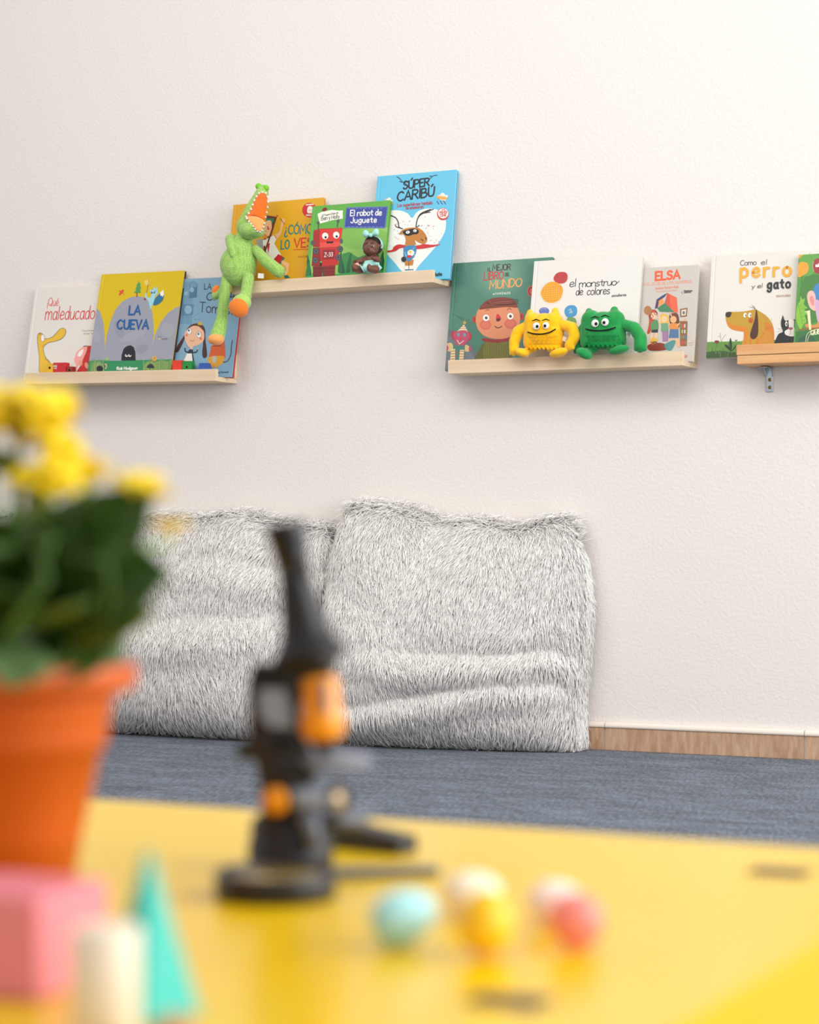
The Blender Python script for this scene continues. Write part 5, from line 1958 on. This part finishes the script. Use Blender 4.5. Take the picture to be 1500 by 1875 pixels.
# leaves: (base pixel, tip pixel, base depth, tip depth, half width, droop, pale)
LV = [(60, 1130, 275, 905, 1.09, 1.04, .026, .02, 0), (70, 1150, 285, 1040, 1.08, 1.02, .030, .10, 0), (60, 1165, 262, 1118, 1.07, 1.03, .014, .12, 2),
      (60, 1170, 235, 1160, 1.10, 1.13, .022, .12, 0), (50, 1140, 190, 925, 1.12, 1.16, .024, .05, 0), (40, 1130, 120, 940, 1.10, 1.05, .024, .04, 0),
      (40, 1120, 40, 930, 1.10, 1.14, .026, .04, 0), (20, 1130, -40, 930, 1.09, 1.05, .028, .04, 0), (30, 1160, 10, 1265, 1.03, .985, .021, -.05, 1),
      (0, 1150, -110, 1000, 1.08, 1.06, .028, .06, 0), (10, 1160, -140, 1110, 1.08, 1.04, .030, .1, 0), (50, 1160, 150, 1090, 1.05, .99, .027, .06, 0),
      (30, 1150, 70, 1060, 1.04, .98, .026, .05, 0), (20, 1160, -30, 1080, 1.04, .98, .026, .05, 0), (60, 1185, 195, 1210, 1.06, 1.05, .018, .05, 0),
      (30, 1190, 110, 1205, 1.05, 1.02, .020, .05, 0), (10, 1190, -80, 1190, 1.05, 1.01, .024, .1, 0), (60, 1140, 225, 1000, 1.13, 1.18, .026, .05, 0),
      (20, 1120, 85, 985, 1.07, 1.00, .022, .04, 0), (10, 1120, -20, 990, 1.07, 1.00, .024, .04, 0), (75, 1150, 190, 1040, 1.05, .995, .024, .05, 0),
      (110, 1090, 262, 960, 1.10, 1.08, .030, .02, 0), (90, 1120, 268, 1060, 1.12, 1.10, .026, .03, 0), (70, 1110, 150, 960, 1.13, 1.14, .030, .02, 0), (60, 1120, 60, 960, 1.13, 1.14, .030, .02, 0), (20, 1120, -50, 980, 1.13, 1.14, .032, .02, 0), (80, 1170, 215, 1180, 1.12, 1.12, .022, .05, 0), (40, 1090, 150, 905, 1.12, 1.13, .012, .02, 0), (50, 900, 95, 935, 1.08, 1.08, .012, .02, 2), (0, 870, 30, 830, 1.10, 1.10, .014, .02, 2)]
M_LEAF3 = mat('olive_leaf', '#7f8a3a', 0.45, 0.4, ((25, 25, 25), '#8d9646', 3))
for (x0_, y0_, x1_, y1_, t0, t1, w_, dr, pale) in LV:
    leaf(at_t(x0_, y0_, t0), at_t(x1_, y1_, t1), w_, dr, (M_LEAF, M_LEAF2, M_LEAF3)[pale])

# one flower mesh, shared
bm = bmesh.new()
for k in range(4):
    a = math.pi / 2 * k
    R3 = Matrix.Rotation(a, 4, 'Z')
    ring = []
    for s_, w_, h_ in ((0.0008, 0.0012, 0), (0.0035, 0.0030, 0.0009), (0.0062, 0.0028, 0.0008), (0.0082, 0.0004, -0.0005)):
        ring.append([bm.verts.new(R3 @ Vector((s_, sg * w_, h_ + abs(sg) * 0.0006))) for sg in (-1, 0, 1)])
    for a_, b_ in zip(ring, ring[1:]):
        for j in range(2):
            bm.faces.new((a_[j], a_[j + 1], b_[j + 1], b_[j]))
for v in list(bm.verts):
    pass
ex = bmesh.ops.extrude_face_region(bm, geom=list(bm.faces))
for g in ex['geom']:
    if isinstance(g, bmesh.types.BMVert):
        g.co.z -= 0.0006
add_tube(bm, [(0, 0, 0), (0, 0, -0.005)], [0.0016, 0.001], 6)
bmesh.ops.recalc_face_normals(bm, faces=bm.faces)
fl_me = bpy.data.meshes.new('flower')
bm.to_mesh(fl_me)
bm.free()
fl_me.materials.append(M_PETAL)
bm = bmesh.new()
add_ball(bm, (0, 0, 0.0006), 0.0013, None, 8, 6)
eye_me = bpy.data.meshes.new('flower_centre')
bm.to_mesh(eye_me)
bm.free()
eye_me.materials.append(M_BUD)
# flower heads: (pixel, depth, spread px, how many)
CL = [(40, 748, 1.09, 60, 32, 24), (100, 745, 1.10, 28, 32, 11), (-25, 745, 1.10, 40, 34, 12), (90, 875, 1.07, 52, 24, 20), (100, 820, 1.08, 34, 20, 9), (165, 860, 1.08, 22, 14, 6), (30, 800, 1.09, 22, 12, 4), (258, 893, 1.05, 24, 18, 5), (312, 962, 1.14, 3, 3, 1), (-60, 800, 1.1, 30, 40, 8)]
for (x_, y_, t_, sx_, sy_, n_) in CL:
    top = at_t(x_, y_, t_)
    s0 = mid + Vector((random.uniform(-.01, .01), random.uniform(-.01, .01), .0))
    stem([s0, s0.lerp(top, .5) + Vector((0, 0, .006)), top + Vector((0, 0, -.010))], 0.0016)
    for k in range(n_):
        a, r_ = random.uniform(0, 6.283), math.sqrt(random.random())
        p = at_t(x_ + sx_ * r_ * math.cos(a), y_ + sy_ * r_ * math.sin(a) - 10 * (1 - r_), t_ + random.uniform(-.025, .025))
        f = link('flower', fl_me, None, plant)
        d = (p - (top + Vector((0, 0, -.03)))).normalized()
        f.rotation_euler = (d.to_track_quat('Z', 'Y').to_matrix() @ Matrix.Rotation(random.uniform(0, 6.28), 3, 'Z')).to_euler()
        sc = random.uniform(1.1, 1.5)
        f.scale = (sc,) * 3
        f.location = p - plant.location
        c = link('flower_centre', eye_me, None, f)
        if k % 2 == 0:
            bm = bmesh.new()
            add_tube(bm, [p - d * 0.004, p.lerp(top + Vector((0, 0, -.012)), .6) , top + Vector((0, 0, -.012))], 0.0007, 5)
            from_bm('flower_stalk', bm, M_STEM, plant)
        f['_loc'] = 1
for o in plant.children:
    if o.name.startswith(('leaf', 'stem', 'flower_stalk')):
        o.data.transform(Matrix.Translation(-plant.location))
for o in plant.children:
    if '_loc' in o:
        del o['_loc']

# --- toy microscope
M_BLK = mat('black_plastic', '#111113', 0.35, 0.5)
M_BLK2 = mat('satin_black_plastic', '#19191c', 0.45, 0.4)
M_GRY = mat('grey_plastic', '#7d8491', 0.4, 0.5)
M_DGR = mat('dark_grey_plastic', '#5b606b', 0.4, 0.5)
M_AMB = mat('amber_plastic', '#ec9408', 0.35, 0.5)
M_MIR = mat('mirror_face', '#93826c', 0.3, 0.5, metal=1.0)
mz = (360, 920, 2.404)


def mp_(x, y, t):
    return at_t(x / 2.404 + 360, y / 2.404 + 920, t)


def ml(n, t=1.27):
    return n / 2.404 * t / FPX


MT = 1.27
mc = on_table(525, MT)
ms = empty('toy_microscope', mc, 'black toy microscope with amber lens turret and ring foot on the table', 'microscope')
# ring foot lying on the table, its plate coloured tan for a reflection
rc = on_table(505, 1.182)
lathe('ring_foot', [(0.0300, 0.0), (0.0343, 0.0), (0.0348, 0.001), (0.0348, 0.0135), (0.0342, 0.0145), (0.0308, 0.0145), (0.0300, 0.0135), (0.0300, 0.0)], M_BLK, ms, 48, Matrix.Translation(rc), cap=False)
lathe('foot_plate', [(0.0298, 0.0), (0.0298, 0.0125), (0.002, 0.0128)], mat('tan_reflection', '#a58d52', 0.2, 0.5, metal=0.6), ms, 40, Matrix.Translation(rc))
# pedestal
pd = on_table(532, 1.285)
lathe('pedestal', [(0.0262, 0.0), (0.0266, 0.002), (0.0264, 0.016), (0.0250, 0.0175), (0.0250, 0.027), (0.0235, 0.030), (0.019, 0.034), (0.004, 0.036)], M_BLK2, ms, 40, Matrix.Translation(pd))
# two feet reaching to the right


def bar(name, x0_, t0, x1_, t1, w_, h0, h1, m):
    a, b_ = on_table(x0_, t0), on_table(x1_, t1)
    d = (b_ - a)
    L = d.length
    ang = math.atan2(d.y, d.x)
    bm = bmesh.new()
    vs = add_box(bm, (0, -w_ / 2, 0), (L, w_ / 2, h0), 0.0015)
    for v in vs:
        v.co.z *= 1 + (h1 / h0 - 1) * v.co.x / L
        v.co = Matrix.Translation(a) @ Matrix.Rotation(ang, 4, 'Z') @ v.co
    return from_bm(name, bm, m, ms)


bar('foot', 600, 1.245, 803, 1.262, 0.012, 0.006, 0.0045, M_DGR)
bar('foot', 575, 1.40, 748, 1.345, 0.020, 0.019, 0.011, M_BLK)
# arm: a C-shaped pillar
bm = bmesh.new()
arm_p = [(405, 1430), (410, 1300), (385, 1150), (350, 1050), (330, 950), (320, 850), (330, 770), (370, 705)]
arm_w = [0.0165, 0.0165, 0.0165, 0.0155, 0.0130, 0.0125, 0.0135, 0.0160]
for (xa, ya), (xb, yb_), w0 in zip(arm_p, arm_p[1:], arm_w):
    pass
rows = []
for (xa, ya), w0 in zip(arm_p, arm_w):
    c_ = mp_(xa, ya, MT + 0.006)
    rows.append([bm.verts.new(c_ + VR * (sx * w0) + VF * (sy * 0.013)) for sx, sy in ((-1, -1), (1, -1), (1, 1), (-1, 1))])
for a, b_ in zip(rows, rows[1:]):
    for k in range(4):
        bm.faces.new((a[k], a[(k + 1) % 4], b_[(k + 1) % 4], b_[k]))
bm.faces.new(rows[0][::-1])
bm.faces.new(rows[-1])
bmesh.ops.bevel(bm, geom=list(bm.edges), offset=0.002, segments=2, profile=0.5, affect='EDGES')
arm = from_bm('arm', bm, M_BLK, ms, True)
bm = bmesh.new()
rows = []
for (xa, ya), w0 in (((335, 820), .0075), ((340, 880), .009), ((350, 940), .009), ((375, 990), .007)):
    c_ = mp_(xa, ya, MT - 0.009)
    rows.append([bm.verts.new(c_ + VR * (sx * w0) + VF * (sy * 0.002)) for sx, sy in ((-1, -1), (1, -1), (1, 1), (-1, 1))])
for a, b_ in zip(rows, rows[1:]):
    for k in range(4):
        bm.faces.new((a[k], a[(k + 1) % 4], b_[(k + 1) % 4], b_[k]))
bm.faces.new(rows[0][::-1])
bm.faces.new(rows[-1])
from_bm('arm_reflection_panel', bm, M_GRY, arm)  # grey panel laid on the black arm as a painted reflection
# head block between arm and turret
bm = bmesh.new()
hp = [(262, 740), (300, 712), (400, 690), (600, 700), (600, 780), (480, 800), (455, 900), (455, 1000), (500, 1070), (520, 1110), (330, 1110), (290, 1000)]
hf = [bm.verts.new(mp_(x_, y_, MT + .004) - VF * .011) for x_, y_ in hp]
hb_ = [bm.verts.new(mp_(x_, y_, MT + .004) + VF * .011) for x_, y_ in hp]
bm.faces.new(hf)
bm.faces.new(hb_[::-1])
for k in range(len(hp)):
    j = (k + 1) % len(hp)
    bm.faces.new((hf[k], hb_[k], hb_[j], hf[j]))
bmesh.ops.recalc_face_normals(bm, faces=bm.faces)
bmesh.ops.bevel(bm, geom=list(bm.edges), offset=0.0015, segments=2, profile=0.5, affect='EDGES')
from_bm('head_block', bm, M_BLK, ms)
# tube, leaning with the arm
pa, pb = mp_(502, 690, MT - .004), mp_(388, 92, MT - .004)
Lt = (pb - pa).length
lathe('body_tube', [(ml(149), 0), (ml(160), Lt * .02), (ml(158), Lt * .06), (ml(134), Lt * .10), (ml(105), Lt * .20), (ml(90), Lt * .36), (ml(73), Lt * .55), (ml(68), Lt * .66)], M_BLK2, ms, 40, axis_matrix(pa, pb))
ep = lathe('eyepiece', [(ml(68), Lt * .661), (ml(71), Lt * .72), (ml(83), Lt * .88), (ml(94), Lt * .985), (ml(92), Lt), (ml(61), Lt), (ml(59), Lt * .975), (ml(4), Lt * .972)], M_BLK, ms, 40, axis_matrix(pa, pb))
# collar and nosepiece
nd = (pb - pa).normalized()
lathe('collar', [(ml(110), -ml(40)), (ml(122), -ml(30)), (ml(124), -ml(2))], M_BLK, ms, 36, axis_matrix(pa, pb))
ta, tb = mp_(560, 1050, MT - .006), mp_(540, 760, MT - .006)
Lq = (tb - ta).length
tu_ = lathe('lens_turret', [(ml(62), 0), (ml(86), Lq * .06), (ml(98), Lq * .18), (ml(100), Lq * .34), (ml(88), Lq * .42), (ml(82), Lq * .7), (ml(80), Lq * .96), (ml(60), Lq)], M_AMB, ms, 36, axis_matrix(ta, tb))
bm = bmesh.new()
c_ = mp_(568, 850, MT - .006 - ml(84))
add_box(bm, (-ml(13), -.003, -ml(70)), (ml(13), .002, ml(66)), 0.001, Matrix.Translation(c_) @ Matrix.Rotation(YAW, 4, 'Z') @ Matrix.Rotation(math.radians(-4), 4, 'Y'))
from_bm('turret_slot', bm, M_GRY, tu_)
oa = mp_(566, 1110, MT - .006)
lathe('objective', [(ml(26), 0), (ml(34), ml(8)), (ml(44), ml(40)), (ml(58), ml(64))], M_BLK, ms, 28, axis_matrix(oa, ta))
# stage with clip
sa = mp_(620, 1150, MT - .004)
bm = bmesh.new()
add_lathe(bm, [(ml(150), 0), (ml(156), ml(6)), (ml(156), ml(22)), (ml(148), ml(28))], 40, Matrix.Translation(sa) @ Matrix.Rotation(math.radians(5), 4, VR))
stg = from_bm('stage', bm, M_GRY, ms, False)
bm = bmesh.new()
add_tube(bm, [mp_(520, 1118, MT - .02), mp_(600, 1112, MT - .03), mp_(690, 1122, MT - .03)], ml(7), 8)
from_bm('stage_clip', bm, M_GRY, stg)
bm = bmesh.new()
add_box(bm, (-ml(150), -.010, -ml(26)), (ml(60), .010, ml(26)), 0.003, Matrix.Translation(mp_(480, 1180, MT)) @ Matrix.Rotation(YAW, 4, 'Z'))
from_bm('stage_bracket', bm, M_BLK, ms)
# focus knobs
ka, kb = mp_(310, 1090, MT), mp_(176, 1092, MT)
lathe('focus_knob', [(ml(16), 0), (ml(18), ml(40)), (ml(42), ml(44)), (ml(44), ml(60)), (ml(44), ml(122)), (ml(38), ml(132)), (ml(6), ml(134))], M_BLK2, ms, 28, axis_matrix(ka, kb))
ka = mp_(362, 1308, MT - .008)
kd = (-VF * .93 - VR * .35).normalized()
lathe('hinge_knob', [(ml(40), 0), (ml(58), ml(6)), (ml(60), ml(44)), (ml(52), ml(56)), (ml(10), ml(60))], M_AMB, ms, 32, axis_matrix(ka, ka + kd))
lathe('lamp_housing', [(ml(44), 0), (ml(48), ml(8)), (ml(48), ml(160)), (ml(40), ml(170))], M_GRY, ms, 32, axis_matrix(mp_(420, 1300, MT - .012), mp_(580, 1296, MT - .004)))
ma_ = mp_(625, 1300, MT - .004)
mr = lathe('mirror', [(ml(64), 0), (ml(66), ml(6)), (ml(64), ml(14))], M_MIR, ms, 32, axis_matrix(ma_, ma_ + (VR * .75 - VF * .6 + Vector((0, 0, .28)))))
lathe('mirror_rim', [(ml(64.5), -ml(2)), (ml(74), -ml(2)), (ml(74), ml(16)), (ml(66.5), ml(16))], M_DGR, mr, 32, axis_matrix(ma_, ma_ + (VR * .75 - VF * .6 + Vector((0, 0, .28)))), cap=False)
bm = bmesh.new()
add_tube(bm, [mp_(560, 1390, MT), mp_(640, 1400, MT), mp_(720, 1395, MT + .02), mp_(780, 1350, MT + .03)], [ml(30), ml(32), ml(36), ml(20)], 12)
from_bm('mirror_fork', bm, M_DGR, ms, True)
bm = bmesh.new()
add_tube(bm, [mp_(470, 1340, MT - .006), mp_(505, 1430, MT - .012), mp_(530, 1520, MT - .016)], [ml(46), ml(44), ml(30)], 14)
from_bm('hinge_bracket', bm, M_DGR, ms, True)
keep_world(ms)

# --- wooden building solids, lower left
M_PINK = mat('pink_paint', '#e98893', 0.45, 0.4)
M_CREAM = mat('cream_paint', '#e8dbc6', 0.45, 0.4)
M_TEAL = mat('turquoise_paint', '#36b9ac', 0.45, 0.4)


def cuboid(name, near, yaw, a, b_, h, m, label, cat, grp):
    """near: the vertical edge nearest the viewer; a, b_: sides running off to the right and to the left"""
    root = empty(name, near, label, cat, grp)
    bm = bmesh.new()
    add_box(bm, (0, 0, 0), (a, b_, h), 0.0016, Matrix.Rotation(yaw, 4, 'Z'))
    from_bm('block', bm, m, root)
    return root


near = on_table(68, 0.905)
o = cuboid('pink_block', (0, 0, 0), 0, 0.058, 0.062, 0.0455, M_PINK, 'pink painted block in front of the flower pot', 'toy block', None)
ya = YAW + math.radians(66)
o.location = near
o.rotation_euler.z = ya
cy = on_table(193, 0.832)
lathe_o = lathe('cream_cylinder', [(0.0128, 0), (0.0140, 0.0012), (0.0140, 0.0455), (0.0128, 0.0468), (0.0115, 0.047)], M_CREAM, None, 40)
lathe_o.location = cy
tag(lathe_o, 'cream painted cylinder block at the bottom edge, beside the pink block', 'toy block')
bm = bmesh.new()
pv = [bm.verts.new((0.0225 * math.cos(k * math.pi / 2 + YAW + 0.05), 0.0225 * math.sin(k * math.pi / 2 + YAW + 0.05), 0)) for k in range(4)]
ap = bm.verts.new((0, 0, 0.074))
bm.faces.new(pv[::-1])
for k in range(4):
    bm.faces.new((pv[k], pv[(k + 1) % 4], ap))
bmesh.ops.bevel(bm, geom=list(bm.edges), offset=0.0009, segments=2, profile=0.5, affect='EDGES')
py = from_bm('turquoise_pyramid', bm, M_TEAL)
py.location = on_table(272, 0.882)
tag(py, 'pointed turquoise pyramid block behind the cream cylinder', 'toy block')
bd_ = ball('wooden_bead', (0, 0, 0.0095), 0.0095, mat('orange_wood', '#c98a4a', 0.5, 0.3), None)
bd_.location = on_table(320, 0.80)
tag(bd_, 'small tan wooden bead at the bottom edge below the turquoise pyramid', 'bead')


# --- eggs
def egg(x, t, r_, L, heading, col, label, tilt=0.0, upright=False):
    prof = []
    for k in range(25):
        a = math.pi * k / 24
        zz = -math.cos(a)
        rr = math.sin(a) * (1 - 0.16 * zz) * r_
        prof.append((max(rr, 1e-5), zz * L))
    bm = bmesh.new()
    add_lathe(bm, prof, 36, cap=False)
    bmesh.ops.remove_doubles(bm, verts=bm.verts, dist=1e-5)
    Mr = Matrix.Identity(4)
    if not upright:
        Mr = Matrix.Rotation(heading, 4, 'Z') @ Matrix.Rotation(math.radians(90 - tilt), 4, 'Y')
    bm.transform(Mr)
    lo = min(v.co.z for v in bm.verts)
    for v in bm.verts:
        v.co.z -= lo
    o = from_bm('toy_egg', bm, mat('egg_' + col, col, 0.4, 0.45), None, True)
    o.location = on_table(x, t)
    return tag(o, label, 'toy egg', 'toy eggs on the yellow table')


egg(740, 1.035, 0.0135, 0.0185, YAW + math.radians(35), '#a3d8da', 'pale blue toy egg nearest the microscope', 14)
egg(866, 1.115, 0.0120, 0.0165, YAW + math.radians(20), '#f3e3cb', 'cream toy egg lying behind the yellow one', 5)
egg(890, 1.010, 0.0135, 0.0160, 0, '#f6c20c', 'yellow toy egg between the pale blue and pink ones', upright=True)
egg(1052, 1.030, 0.0135, 0.0160, YAW + math.radians(120), '#f58a80', 'pink toy egg at the right end of the row of eggs', 10)
egg(1018, 1.085, 0.0120, 0.0155, YAW + math.radians(20), '#f4dcd0', 'pale cream egg shape added behind the pink egg as its highlight', 5)  # egg added to give the pink one its pale highlight
